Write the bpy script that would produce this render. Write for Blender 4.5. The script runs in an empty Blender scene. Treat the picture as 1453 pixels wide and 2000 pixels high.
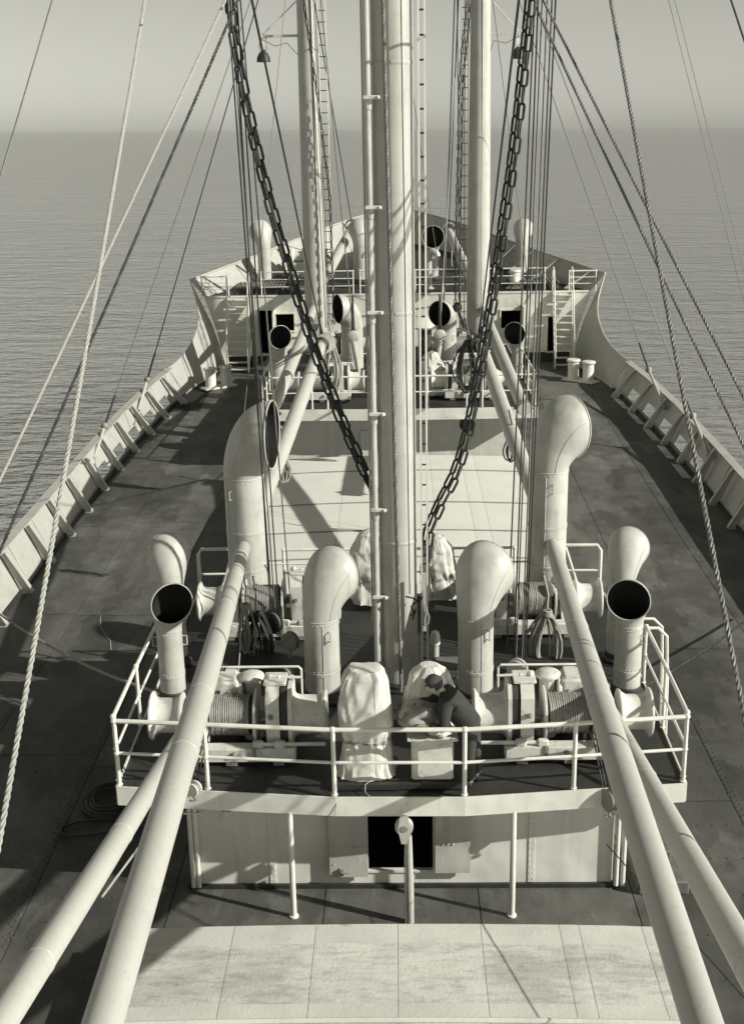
import bpy, bmesh, math, random
from mathutils import Vector, Matrix, Euler, noise
rnd = random.Random(7)
R = math.radians
PI = math.pi
sc = bpy.context.scene
COL = sc.collection

# ------------------------------------------------------------------ camera
FPX, CX, CY, EYE = 2372.0, 726.5, 1000.0, Vector((0.05, 0.0, 11.0))
_p, _y, _r = R(17.52), R(1.42), R(1.1)
FW = Vector((-math.sin(_y)*math.cos(_p), math.cos(_y)*math.cos(_p), -math.sin(_p)))
RT0 = Vector((math.cos(_y), math.sin(_y), 0)); UP0 = RT0.cross(FW)
RT = RT0*math.cos(_r) - UP0*math.sin(_r); UP = UP0*math.cos(_r) + RT0*math.sin(_r)
cd = bpy.data.cameras.new('camera'); cam = bpy.data.objects.new('camera', cd); COL.objects.link(cam)
cd.sensor_fit = 'VERTICAL'; cd.sensor_height = 24.0; cd.lens = 24.0*FPX/2000.0
cd.clip_start = 0.1; cd.clip_end = 120000.0
m = Matrix.Identity(4)
for i in range(3):
    m[i][0] = RT[i]; m[i][1] = UP[i]; m[i][2] = -FW[i]; m[i][3] = EYE[i]
cam.matrix_world = m
sc.camera = cam

# ------------------------------------------------------------------ sky, sun, exposure
SUN_AZ, SUN_EL = R(111.0), R(29.5)          # azimuth clockwise from the bow (+Y)
TOSUN = Vector((math.sin(SUN_AZ)*math.cos(SUN_EL), math.cos(SUN_AZ)*math.cos(SUN_EL), math.sin(SUN_EL)))
TINT = (1.0, 0.998, 0.885)
HEEL = R(0.67)
w = bpy.data.worlds.new('World'); sc.world = w; w.use_nodes = True
nt = w.node_tree; nt.nodes.clear()
out = nt.nodes.new('ShaderNodeOutputWorld'); bg = nt.nodes.new('ShaderNodeBackground')
sky = nt.nodes.new('ShaderNodeTexSky'); sky.sky_type = 'NISHITA'; sky.sun_disc = False
sky.sun_elevation = SUN_EL; sky.sun_rotation = SUN_AZ
sky.air_density = 1.0; sky.dust_density = 0.46; sky.ozone_density = 1.0; sky.altitude = 0
bw = nt.nodes.new('ShaderNodeRGBToBW'); mul = nt.nodes.new('ShaderNodeVectorMath'); mul.operation = 'SCALE'
mul.inputs[0].default_value = TINT
tc = nt.nodes.new('ShaderNodeTexCoord'); mp = nt.nodes.new('ShaderNodeMapping'); mp.inputs['Rotation'].default_value = (0, -HEEL, 0)
L = nt.links.new
L(tc.outputs['Generated'], mp.inputs['Vector']); L(mp.outputs['Vector'], sky.inputs['Vector'])
L(sky.outputs[0], bw.inputs[0]); L(bw.outputs[0], mul.inputs['Scale']); L(mul.outputs[0], bg.inputs['Color'])
bg.inputs['Strength'].default_value = 0.076
L(bg.outputs[0], out.inputs['Surface'])
sd = bpy.data.lights.new('sun', 'SUN'); sd.energy = 4.7; sd.angle = R(0.53); sd.color = (1.0, 0.985, 0.885)
so = bpy.data.objects.new('sun', sd); COL.objects.link(so)
so.rotation_euler = TOSUN.to_track_quat('Z', 'Y').to_euler(); so.location = (30, -10, 40)
sc.view_settings.view_transform = 'Standard'; sc.view_settings.look = 'None'
sc.view_settings.exposure = 0.3; sc.view_settings.gamma = 1.0
sc.render.engine = 'CYCLES'

# ------------------------------------------------------------------ helpers
def V(*a): return Vector(a)
def ray(x, y): return FW*FPX + RT*(x-CX) + UP*(CY-y)
def atz(x, y, z): d = ray(x, y); return EYE + d*((z-EYE.z)/d.z)
def atY(x, y, Y): d = ray(x, y); return EYE + d*((Y-EYE.y)/d.y)
def sheer(Y): return 0.0011*max(0.0, Y-22.0)**2
def lerp(a, b, t): return a+(b-a)*t
def interp(tab, x):
    if x <= tab[0][0]: return tab[0][1]
    for (a, va), (b, vb) in zip(tab, tab[1:]):
        if x <= b: return va+(vb-va)*(x-a)/(b-a)
    return tab[-1][1]

WL = {}
def wl(o): return WL.get(o.name, Vector((0, 0, 0)))

class MB:
    """collects shapes; build() links them as ONE mesh object"""
    def __init__(s): s.v = []; s.f = []
    def add(s, vs, fs):
        n = len(s.v); s.v += [Vector(v) for v in vs]; s.f += [tuple(i+n for i in f) for f in fs]; return s
    def box(s, c, d, rz=0.0, M=None):
        x, y, z = [k/2 for k in d]; c = Vector(c)
        vs = [V(a, b, e) for e in (-z, z) for b in (-y, y) for a in (-x, x)]
        if M is None: M = Matrix.Rotation(rz, 3, 'Z')
        return s.add([c+M @ v for v in vs], [(0, 2, 3, 1), (4, 5, 7, 6), (0, 1, 5, 4), (2, 6, 7, 3), (0, 4, 6, 2), (1, 3, 7, 5)])
    def cbox(s, c, d, b=0.02, rz=0.0):
        """box with bevelled edges (chamfered top and vertical edges)"""
        x, y, z = [k/2 for k in d]; c = Vector(c); M = Matrix.Rotation(rz, 3, 'Z')
        def ring(k, zz): return [V(x-k, -y+0 if False else -(y-k)+0, zz) for _ in ()]
        def oct_(i, zz):
            X, Y = x-i, y-i; q = b
            return [V(X-q, -Y, zz), V(X, -Y+q, zz), V(X, Y-q, zz), V(X-q, Y, zz), V(-X+q, Y, zz), V(-X, Y-q, zz), V(-X, -Y+q, zz), V(-X+q, -Y, zz)]
        rs = [oct_(b*.7, -z), oct_(0, -z+b*.7), oct_(0, z-b*.7), oct_(b*.7, z)]
        return s.loft([[c+M @ p for p in r] for r in rs], True)
    def loft(s, rings, cap=True, closed=True):
        n = len(rings[0]); vs = [p for r in rings for p in r]; fs = []
        for i in range(len(rings)-1):
            for j in range(n if closed else n-1):
                k = (j+1) % n; fs.append((i*n+j, i*n+k, (i+1)*n+k, (i+1)*n+j))
        if cap and closed:
            fs.append(tuple(range(n-1, -1, -1))); fs.append(tuple((len(rings)-1)*n+j for j in range(n)))
        return s.add(vs, fs)
    def tube(s, pts, r, n=8, cap=True, closed=False):
        pts = [Vector(p) for p in pts]; m_ = len(pts)
        rr = r if isinstance(r, (list, tuple)) else [r]*m_
        T = []
        for i in range(m_):
            if closed: t = pts[(i+1) % m_]-pts[i-1]
            else: t = pts[min(i+1, m_-1)]-pts[max(i-1, 0)]
            T.append(t.normalized())
        u = T[0].orthogonal().normalized()
        rings = []
        for i in range(m_):
            u = (u-T[i]*u.dot(T[i]))
            if u.length < 1e-6: u = T[i].orthogonal()
            u.normalize(); v = T[i].cross(u)
            rings.append([pts[i]+(u*math.cos(2*PI*j/n)+v*math.sin(2*PI*j/n))*rr[i] for j in range(n)])
        if closed: rings.append(rings[0]); cap = False
        return s.loft(rings, cap)
    def cyl(s, a, b, r, n=16, r2=None): return s.tube([a, b], [r, r if r2 is None else r2], n)
    def lathe(s, prof, c, axis=(0, 0, 1), n=20, cap=True):
        ax = Vector(axis).normalized(); u = ax.orthogonal().normalized(); v = ax.cross(u); c = Vector(c)
        return s.loft([[c+ax*z+(u*math.cos(2*PI*j/n)+v*math.sin(2*PI*j/n))*max(r, 1e-4) for j in range(n)] for r, z in prof], cap)
    def ball(s, c, r, n=10, sq=1.0):
        k = max(4, n//2)
        return s.lathe([(r*math.sin(PI*i/k), -r*sq*math.cos(PI*i/k)) for i in range(k+1)], c, n=n)
    def prism(s, poly, d):
        """poly: list of points in 3-D; d: extrusion vector"""
        d = Vector(d); return s.loft([[Vector(p) for p in poly], [Vector(p)+d for p in poly]], True)
    def build(s, name, mat, parent=None, loc=None, ang=35, label=None, recalc=True):
        base = wl(parent) if parent else (Vector(loc) if loc is not None else Vector((0, 0, 0)))
        me = bpy.data.meshes.new(name)
        me.from_pydata([v-base for v in s.v], [], s.f)
        if recalc:
            b = bmesh.new(); b.from_mesh(me); bmesh.ops.recalc_face_normals(b, faces=b.faces); b.to_mesh(me); b.free()
        if ang:
            me.shade_smooth(); me.set_sharp_from_angle(angle=R(ang))
        me.materials.append(M[mat]); me.update()
        o = bpy.data.objects.new(name, me); COL.objects.link(o)
        if parent: o.parent = parent
        else: o.location = base
        WL[o.name] = base.copy()
        if label: o['label'] = label
        return o

def tag(o, label, cat=None, group=None, kind=None):
    if label: o['label'] = label
    if cat: o['category'] = cat
    if group: o['group'] = group
    if kind: o['kind'] = kind
    return o
def thing(name, label, cat, loc=(0, 0, 0), group=None):
    o = bpy.data.objects.new(name, None); COL.objects.link(o); o.location = loc; o.empty_display_size = 0.2
    WL[o.name] = Vector(loc); return tag(o, label, cat, group)
def struct(o): o['kind'] = 'structure'; return o
def dup(o, parent=None, loc=None, label=None):
    c = o.copy(); COL.objects.link(c); c.parent = parent
    if loc is not None: c.location = loc
    if label: c['label'] = label
    WL[c.name] = Vector(c.location)
    for ch in [x for x in bpy.data.objects if x.parent == o]: dup(ch, c)
    return c

# ------------------------------------------------------------------ materials
M = {}
def mat(name, col, rough=0.5, var=0.12, scale=3.0, bump=0.0, bscale=40.0, spec=0.5, stains=None, streak=None, objvar=0.0, metal=0.0, buckle=0.0):
    m = bpy.data.materials.new(name); m.use_nodes = True; M[name] = m
    t = m.node_tree; b = t.nodes['Principled BSDF']; N = t.nodes.new; K = t.links.new
    b.inputs['Roughness'].default_value = rough; b.inputs['Metallic'].default_value = metal
    b.inputs['Specular IOR Level'].default_value = spec
    g = N('ShaderNodeNewGeometry')
    n1 = N('ShaderNodeTexNoise'); n1.inputs['Scale'].default_value = scale; n1.inputs['Detail'].default_value = 6; n1.inputs['Roughness'].default_value = .6
    K(g.outputs['Position'], n1.inputs['Vector'])
    mr = N('ShaderNodeMapRange'); mr.inputs[1].default_value = .3; mr.inputs[2].default_value = .7
    mr.inputs[3].default_value = 1-var; mr.inputs[4].default_value = 1+var
    K(n1.outputs['Fac'], mr.inputs[0]); val = mr.outputs[0]
    def mulv(a, bsock):
        q = N('ShaderNodeMath'); q.operation = 'MULTIPLY'; K(a, q.inputs[0])
        if isinstance(bsock, float): q.inputs[1].default_value = bsock
        else: K(bsock, q.inputs[1])
        return q.outputs[0]
    def mask(sc_, lo, hi, a, bb, vec=None, det=5, loc=(0, 0, 0)):
        mpn = N('ShaderNodeMapping'); mpn.inputs['Scale'].default_value = vec or (1, 1, 1); mpn.inputs['Location'].default_value = loc
        K(g.outputs['Position'], mpn.inputs[0])
        nn = N('ShaderNodeTexNoise'); nn.inputs['Scale'].default_value = sc_; nn.inputs['Detail'].default_value = det; nn.inputs['Roughness'].default_value = .62
        K(mpn.outputs[0], nn.inputs[0])
        q = N('ShaderNodeMapRange'); q.interpolation_type = 'SMOOTHSTEP'
        q.inputs[1].default_value = lo; q.inputs[2].default_value = hi; q.inputs[3].default_value = a; q.inputs[4].default_value = bb
        K(nn.outputs['Fac'], q.inputs[0]); return q.outputs[0]
    for s_ in (stains or []): val = mulv(val, mask(*s_))
    if streak: val = mulv(val, mask(streak[0], streak[1], streak[2], streak[3], 1.0, (1, 1, .08)))
    if objvar:
        oi = N('ShaderNodeObjectInfo'); q = N('ShaderNodeMapRange'); q.inputs[3].default_value = 1-objvar; q.inputs[4].default_value = 1+objvar
        K(oi.outputs['Random'], q.inputs[0]); val = mulv(val, q.outputs[0])
    vm = N('ShaderNodeVectorMath'); vm.operation = 'SCALE'
    c = col if isinstance(col, tuple) else (col, col*.995, col*.915)
    vm.inputs[0].default_value = c; K(val, vm.inputs['Scale']); K(vm.outputs[0], b.inputs['Base Color'])
    if buckle:
        n3 = N('ShaderNodeTexNoise'); n3.inputs['Scale'].default_value = 1.7; n3.inputs['Detail'].default_value = 1
        K(g.outputs['Position'], n3.inputs['Vector'])
        b3 = N('ShaderNodeBump'); b3.inputs['Strength'].default_value = buckle; b3.inputs['Distance'].default_value = .08
        K(n3.outputs['Fac'], b3.inputs['Height']); K(b3.outputs[0], b.inputs['Normal'])
    if bump:
        n2 = N('ShaderNodeTexNoise'); n2.inputs['Scale'].default_value = bscale; n2.inputs['Detail'].default_value = 4
        K(g.outputs['Position'], n2.inputs['Vector'])
        bp = N('ShaderNodeBump'); bp.inputs['Strength'].default_value = bump; bp.inputs['Distance'].default_value = .02
        K(n2.outputs['Fac'], bp.inputs['Height'])
        if buckle: K(b3.outputs[0], bp.inputs['Normal'])
        K(bp.outputs[0], b.inputs['Normal'])
    return m

mat('white_paint', .68, .45, .05, 1.5, .08, 25, stains=[(.9, .3, .55, .90, 1.0), (9, .64, .74, 1.0, .80), (34, .70, .76, 1.0, .65)], streak=(6, .22, .5, .84), buckle=.5)
mat('buff_paint', .45, .50, .05, 1.2, .12, 13, stains=[(2.2, .3, .55, .88, 1.03), (14, .66, .76, 1.0, .78), (40, .68, .74, 1.0, .7)], streak=(7, .22, .52, .80), buckle=.5)
mat('mast_paint', .41, .5, .05, 1.2, .10, 14, stains=[(2.2, .3, .55, .90, 1.03), (14, .66, .76, 1.0, .78), (40, .68, .74, 1.0, .7)], streak=(7, .22, .52, .80))
mat('boom_paint', .43, .5, .04, 1.2, .10, 35, stains=[(9, .28, .46, .90, 1.0), (30, .62, .72, 1.0, .80), (2.4, .68, .76, 1.0, .75)])
mat('winch_paint', .60, .5, .10, 5.0, .15, 60, stains=[(8, .3, .48, .72, 1.0)])
mat('bulwark_paint', .40, .5, .06, 1.5, .08, 25, stains=[(1.2, .3, .55, .9, 1.0), (9, .66, .75, 1.0, .8), (30, .70, .76, 1.0, .6)], streak=(6, .22, .5, .78), buckle=.5)
mat('dark_shade_lining', .012, .8, .2, 3)  # near-black: dark inside paint with the shade of openings put into it
mat('dark_paint', .03, .6, .3, 4, .1, 50)
mat('deck_steel', .094, .62, .22, 1.6, .35, 70, stains=[(.40, .34, .62, .74, 1.25, (1, .4, 1)), (1.7, .40, .58, .90, 1.08, (1, .5, 1)), (5, .58, .72, 1.0, 1.45, (3.2, .22, 1), 7), (7, .30, .42, .72, 1.0, (.5, 2.5, 1), 6), (.30, .50, .535, 1.0, .66, (1, .55, 1), 9), (6, .64, .74, 1.0, 1.55), (26, .68, .75, 1.0, 1.4)], objvar=.10)
mat('house_deck', .026, .6, .3, 2.2, .3, 60, stains=[(6, .62, .74, 1.0, 2.0)])
mat('seam_tar', .012, .8, .2, 8)
mat('tarpaulin', .54, .85, .06, 1.2, .25, 18, stains=[(1.1, .3, .55, .90, 1.03), (7, .60, .75, 1.0, .88)])
mat('hatch_canvas', .66, .85, .03, 1.2, .10, 18, stains=[(1.1, .3, .55, .95, 1.0), (7, .62, .75, 1.0, .93)])
mat('seam_thread', .30, .9, .1, 9)
mat('worn_tarpaulin', .52, .85, .08, 2.0, .35, 22, stains=[(.7, .40, .60, .78, 1.04, (.7, 1.3, 1)), (6, .34, .54, .82, 1.04, (.6, 2.0, 1), 8), (2.2, .58, .72, 1.0, .70, (.8, 1.4, 1), 9), (15, .60, .72, 1.0, .80)])
mat('canvas', .56, .9, .07, 3.0, .16, 30, stains=[(5, .3, .5, .86, 1.0)])
mat('grey_cloth', .32, .9, .1, 6.0, .3, 60)
mat('chain_iron', .016, .55, .3, 12, .2, 90)
mat('wire_dark', .028, .55, .25, 20, .2, 120)
mat('wire_grey', .15, .5, .25, 20, .2, 120)
mat('drum_wire', .26, .5, .2, 20, .2, 120)
mat('manila', .33, .9, .14, 25, .3, 160)
mat('grey_steel', .22, .5, .2, 6, .2, 60)
mat('wood', .13, .8, .3, 6, .3, 50)
mat('skin', (.42, .39, .33), .6, .06, 20)
mat('hair', .035, .6, .3, 60, .6, 160)
mat('sweater', .042, .95, .25, 30, .5, 140)
mat('trousers', .045, .95, .2, 20, .4, 90)
mat('shoe', .03, .5, .2, 20)
mat('hull_paint', .06, .5, .2, 2)

def sea_mat():
    m = bpy.data.materials.new('sea_water'); m.use_nodes = True; M['sea_water'] = m
    t = m.node_tree; b = t.nodes['Principled BSDF']; N = t.nodes.new; K = t.links.new
    b.inputs['Base Color'].default_value = (.90, .90, .88, 1); b.inputs['Roughness'].default_value = .2; b.inputs['Metallic'].default_value = .95
    b.inputs['IOR'].default_value = 1.5
    tcn = N('ShaderNodeTexCoord'); h = None
    for scale, dist, sc3, det in ((.012, 1.2, (1, 1.6, 1), 2), (.06, .9, (1, 1.7, 1), 3), (.24, .80, (1, 2.2, 1), 3), (.85, .36, (1, 2.1, 1), 3), (3.1, .06, (1, 2.0, 1), 2)):
        mpn = N('ShaderNodeMapping'); mpn.inputs['Scale'].default_value = sc3; mpn.inputs['Rotation'].default_value = (0, 0, .18*scale)
        nn = N('ShaderNodeTexNoise'); nn.inputs['Scale'].default_value = scale; nn.inputs['Detail'].default_value = det; nn.inputs['Roughness'].default_value = .55
        K(tcn.outputs['Object'], mpn.inputs[0]); K(mpn.outputs[0], nn.inputs[0])
        q = N('ShaderNodeMath'); q.operation = 'MULTIPLY'; q.inputs[1].default_value = dist; K(nn.outputs['Fac'], q.inputs[0])
        if h is None: h = q.outputs[0]
        else:
            a = N('ShaderNodeMath'); a.operation = 'ADD'; K(h, a.inputs[0]); K(q.outputs[0], a.inputs[1]); h = a.outputs[0]
    bp = N('ShaderNodeBump'); bp.inputs['Strength'].default_value = 1.0; bp.inputs['Distance'].default_value = 1.0
    K(h, bp.inputs['Height']); K(bp.outputs[0], b.inputs['Normal'])
sea_mat()

# ================================================================== SETTING
sea = MB().add([(-60000, -20000, 0), (60000, -20000, 0), (60000, 90000, 0), (-60000, 90000, 0)], [(0, 1, 2, 3)]).build('sea', 'sea_water', ang=0)
sea.location = (0, 0, -3.3); sea.rotation_euler = (0, HEEL, 0); struct(sea)

HB = [(-12, 9.5), (37, 9.5), (42, 9.35), (46.8, 8.95), (50, 8.45), (51.6, 8.05), (53.2, 7.55), (57, 5.6), (59.5, 4.3), (63, 2.5), (66.5, 0.02)]
HT = [(-12, 10.0), (37, 10.0), (42, 9.9), (46, 9.62), (48.5, 9.3)]
TOE = [(-12, 9.2), (36, 9.2), (39.3, 9.14), (41.4, 9.02), (43.5, 8.85), (45.6, 8.62), (47.7, 8.32), (49.8, 7.95)]
def hb(Y): return interp(HB, Y)

# hull shell below the deck
h = MB(); Ys = [-12+i*3 for i in range(17)]+[37+i*1.5 for i in range(20)]+[66.4]
for s in (-1, 1):
    rings = []
    for Y in Ys:
        x = hb(Y); z = sheer(Y)-.02
        rings.append([V(s*x, Y, z), V(s*max(.01, x*(.97 if Y < 45 else .97-.02*(Y-45))), Y-max(0, Y-50)*.05, -3), V(s*max(.01, x*(.94 if Y < 45 else .94-.028*(Y-45))), Y-max(0, Y-50)*.12, -8)])
    h.loft(rings, False, False)
hull = struct(h.build('ship_hull', 'hull_paint', ang=30))

# main deck: base sheet + plates
b = MB(); YD = [-12+i*2.0 for i in range(33)]+[53.4]
b.loft([[V(-hb(Y), Y, sheer(Y)-.012), V(hb(Y), Y, sheer(Y)-.012)] for Y in YD], False, False)
deck = struct(b.build('main_deck', 'seam_tar', ang=0))
xs = [-9.6, -7.75, -5.6, -3.45, -1.15, 1.15, 3.45, 5.6, 7.75, 9.6]
for i in range(len(xs)-1):
    y = -11.5-((i*37) % 5)*1.1
    while y < 53.0:
        y2 = min(53.1, y+6.4+(i % 3)*.35)
        if y2 > 8:
            n = 5; vs = []; ok = True; gp = .008
            for k in range(n+1):
                Y = lerp(y+gp, y2-gp, k/n); e = hb(Y)-.05
                x0 = max(xs[i]+gp, -e); x1 = min(xs[i+1]-gp, e)
                if x1-x0 < .1: ok = False
                vs.append([V(x0, Y, sheer(Y)-.010), V(x0, Y, sheer(Y)), V(x1, Y, sheer(Y)), V(x1, Y, sheer(Y)-.010)])
            if ok: MB().loft(vs, False, False).build('deck_plate', 'deck_steel', deck, ang=20, recalc=False)
        y = y2
# rivet rows on the port deck plating
rv = MB()
def rivet(x, Y):
    z = sheer(Y); r_ = .020
    rv.add([(x+r_, Y, z), (x, Y+r_, z), (x-r_, Y, z), (x, Y-r_, z), (x+r_*.5, Y+r_*.5, z+.014), (x-r_*.5, Y+r_*.5, z+.014), (x-r_*.5, Y-r_*.5, z+.014), (x+r_*.5, Y-r_*.5, z+.014)],
           [(4, 5, 6, 7), (0, 1, 5, 4), (1, 2, 6, 5), (2, 3, 7, 6), (3, 0, 4, 7)])
for sx in (-1, 1):
    for x0 in (5.6, 7.75):
        for k in range(300):
            Y = 8.2+k*.075; rivet(sx*(x0+.05+.07*(k % 2)), Y)
    for k in range(13):
        Y = 9.0+k*.95
        for j in range(22): rivet(sx*(4.1+j*.25), Y)
tag(rv.build('rivet_rows', 'deck_steel', deck, ang=0, recalc=False), None, kind='stuff')

# ================================================================== BULWARKS
SW = [(48.5, 9.3, 1.88), (49.5, 9.08, 2.0), (50.5, 8.8, 2.3), (51.3, 8.62, 2.7), (52.0, 8.53, 3.2), (52.6, 8.6, 3.75), (53.0, 8.78, 4.3), (53.2, 8.97, 4.87)]
FR = [28.3+2.1*k for k in range(-6, 10)]            # frame positions
for s, nm in ((-1, 'left'), (1, 'right')):
    bw_ = thing('bulwark', 'long %s bulwark with sloping stays along the %s edge of main deck' % (('sunlit white', 'left') if s < 0 else ('shaded grey', 'right')), 'bulwark', (s*9.5, 15, 0))
    edges = FR+[48.5]
    for a, c in zip(edges, edges[1:]):
        mb = MB()
        def pt(Y, t): return V(s*lerp(hb(Y), interp(HT, Y), t), Y, lerp(sheer(Y), sheer(Y)+1.08, t))
        port_hole = (36 < a < 47.0) or (a < 24)
        ya, yc = a+.004, c-.004
        if port_hole:
            cells = [(0, .10, 0, 1), (.10, .42, 0, .14), (.10, .42, .86, 1), (.42, 1, 0, 1)]
        else: cells = [(0, 1, 0, 1)]
        for t0, t1, u0, u1 in cells:
            p = [pt(lerp(ya, yc, u0), t0), pt(lerp(ya, yc, u1), t0), pt(lerp(ya, yc, u1), t1), pt(lerp(ya, yc, u0), t1)]
            mb.prism(p, (s*.016, 0, 0))
        mb.build('bulwark_plate', 'bulwark_paint', bw_, ang=20)
    mb = MB(); rings = []
    for i in range(60):
        Y = lerp(FR[0], 48.6, i/59); x = interp(HT, Y); z = sheer(Y)+1.08
        rings.append([V(s*(x-.17), Y, z+.004), V(s*(x+.10), Y, z+.004), V(s*(x+.10), Y, z+.034), V(s*(x-.17), Y, z+.034)])
    mb.loft(rings).build('cap_rail', 'bulwark_paint', bw_, ang=30)
    mb = MB(); rings = []
    for i in range(40):
        Y = lerp(FR[0], 48.4, i/39); x = hb(Y)-.03; z = sheer(Y)
        rings.append([V(s*(x-.05), Y, z), V(s*x, Y, z), V(s*x, Y, z+.10), V(s*(x-.05), Y, z+.10)])
    mb.loft(rings).build('waterway_bar', 'dark_paint', bw_, ang=30)
    for Y in FR:
        xt = interp(HT, Y)-.10; zt = sheer(Y)+1.07; xe = interp(TOE, Y); zb = sheer(Y)+.004
        mb = MB()
        mb.prism([V(s*xt, Y-.01, zt), V(s*(xt-.13), Y-.01, zt), V(s*xe, Y-.01, zb+.05), V(s*xe, Y-.01, zb), V(s*(xe+.26), Y-.01, zb)], (0, .02, 0))
        d = (V(s*xe, Y, zb+.05)-V(s*(xt-.13), Y, zt)); L_ = d.length; d.normalize()
        nrm = V(0, 1, 0).cross(d)
        M3 = Matrix((d, V(0, 1, 0), nrm)).transposed()
        mb.box((V(s*(xt-.13), Y, zt)+V(s*xe, Y, zb+.05))/2 - nrm*(.012 if nrm.x*s > 0 else -.012), (L_, .15, .016), M=M3)
        mb.box((s*(xe+.13), Y+.06, zb+.006), (.28, .26, .012))
        br = mb.build('bracket', 'bulwark_paint', bw_, ang=20)
        mb = MB(); mb.tube([V(s*(hb(Y)+.0), Y+.75, zb+.02), V(s*(interp(HT, Y)-.03), Y+.75, zt)], .022, 6)
        mb.build('stiffener', 'bulwark_paint', bw_)
        mb = MB()
        for dx in (.05, .13, .21):
            for dy in (-.02, .12): mb.lathe([(.018, 0), (.016, .012), (.001, .02)], (s*(xe+dx), Y+dy, zb+.012), n=6)
        mb.build('bolt_heads', 'grey_steel', br)
# sweep plating up to the forecastle
def smooth_tab(tab, n):
    P = [V(*t) for t in tab]; out_ = []
    for i in range(len(P)-1):
        p0, p1, p2, p3 = P[max(i-1, 0)], P[i], P[i+1], P[min(i+2, len(P)-1)]
        for k in range(n):
            t = k/n
            out_.append(.5*((2*p1)+(p2-p0)*t+(2*p0-5*p1+4*p2-p3)*t*t+(3*p1-p0-3*p2+p3)*t**3))
    out_.append(P[-1]); return out_
SWs = smooth_tab(SW, 4)
FZ = lambda Y: 4.12+(sheer(Y)-sheer(53.2))
FT = smooth_tab([(53.2, 8.97, 4.87), (57, 6.85, 5.38), (59.5, 5.35, 5.78), (63, 3.3, 6.33), (65.8, 1.35, 6.75), (67.5, 0.02, 6.95)], 4)
FD = smooth_tab([(53.2, 8.35, 0), (57, 6.2, 0), (59.5, 4.75, 0), (63, 2.8, 0), (65.4, 1.1, 0), (66.7, 0.02, 0)], 4)
for s in (-1, 1):
    t = thing('side_bulwark', 'curved sweep of %s plating rising from the %s bulwark to the forecastle' % (('white', 'left') if s < 0 else ('grey', 'right')), 'bulwark', (s*8.9, 50, .8))
    mb = MB(); r1 = []
    for p in SWs:
        Y = p.x; lo = V(s*hb(Y), Y, sheer(Y)); hi = V(s*p.y, Y, p.z)
        mid = V(s*lerp(hb(Y), p.y, .42), Y, lerp(lo.z, hi.z, .5))
        r1.append([lo, mid, hi, hi+V(s*.02, 0, 0), mid+V(s*.02, 0, 0), lo+V(s*.02, 0, 0)])
    mb.loft(r1).build('side_plate', 'bulwark_paint', t, ang=40)
    MB().tube([V(s*p.y, p.x, p.z) for p in SWs], .03, 8).build('edge_bar', 'bulwark_paint', t)
    t2 = thing('forecastle_bulwark', '%s flared bulwark of the forecastle running to the bow' % ('sunlit left' if s < 0 else 'shaded right'), 'bulwark', (s*6, 58, 4.5))
    n = len(FT); rings = []
    for i in range(n):
        a, c = FD[i], FT[i]; zd = FZ(a.x)
        rings.append([V(s*a.y, a.x, zd), V(s*c.y, c.x, c.z), V(s*(c.y+.02), c.x+.02, c.z), V(s*(a.y+.02), a.x+.02, zd)])
    for q in range(0, n-1, 4):
        MB().loft(rings[q:q+5]).build('bulwark_plate', 'bulwark_paint', t2, ang=40)
    MB().tube([V(s*p.y, p.x, p.z) for p in FT], .05, 8).build('cap_rail', 'bulwark_paint', t2)
    lw = MB(); rr = []
    for i in range(n):
        a = FD[i]; x = hb(min(a.x, 66.4)); rr.append([V(s*x*.97, a.x, sheer(a.x)), V(s*a.y, a.x, FZ(a.x))])
    lw.loft(rr, False, False); lw.build('hull_side', 'hull_paint', t2)
    for i in (1, 3, 5, 7, 10, 13, 16):
        a, c = FD[i], FT[i]; zd = FZ(a.x)
        top = V(s*c.y, c.x, c.z-.05); base = V(s*a.y, a.x, zd); inn = V(s*(a.y-.75), a.x-.25, zd)
        MB().prism([top, top+(inn-base)*.18, inn, inn+(base-inn)*.35], (0, .03, 0)).build('bracket', 'bulwark_paint', t2, ang=20)
# forecastle deck
mb = MB(); mb.loft([[V(-p.y, p.x, FZ(p.x)), V(p.y, p.x, FZ(p.x))] for p in FD], False, False)
struct(mb.build('forecastle_deck', 'house_deck', ang=0))

def wall_cells(mb, axis_y, x0, x1, z0, z1, holes, th):
    X = sorted({x0, x1}|{h_[0] for h_ in holes}|{h_[1] for h_ in holes}); Z = sorted({z0, z1}|{h_[2] for h_ in holes}|{h_[3] for h_ in holes})
    for a, c in zip(X, X[1:]):
        for d, e in zip(Z, Z[1:]):
            mx, mz = (a+c)/2, (d+e)/2
            if any(h_[0] < mx < h_[1] and h_[2] < mz < h_[3] for h_ in holes): continue
            mb.add([(a, axis_y, d), (c, axis_y, d), (c, axis_y, e), (a, axis_y, e)], [(0, 1, 2, 3)])
            mb.add([(a, axis_y+th, d), (c, axis_y+th, d), (c, axis_y+th, e), (a, axis_y+th, e)], [(3, 2, 1, 0)])
    for a, c, d, e in holes:
        y0, y1 = axis_y, axis_y+th
        mb.add([(a, y0, d), (c, y0, d), (c, y1, d), (a, y1, d)], [(0, 1, 2, 3)]); mb.add([(a, y0, e), (c, y0, e), (c, y1, e), (a, y1, e)], [(3, 2, 1, 0)])
        mb.add([(a, y0, d), (a, y1, d), (a, y1, e), (a, y0, e)], [(0, 1, 2, 3)]); mb.add([(c, y0, d), (c, y1, d), (c, y1, e), (c, y0, e)], [(3, 2, 1, 0)])
def pxrect(x0, x1, y0, y1, Y):
    a = atY(x0, y1, Y); c = atY(x1, y0, Y); return (a.x, c.x, a.z, c.z)
YB = 53.2
zd0 = sheer(YB)
fh = thing('forecastle_bulkhead', 'white forecastle front wall with dark door and window openings', 'bulkhead', (0, YB, zd0))
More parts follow.
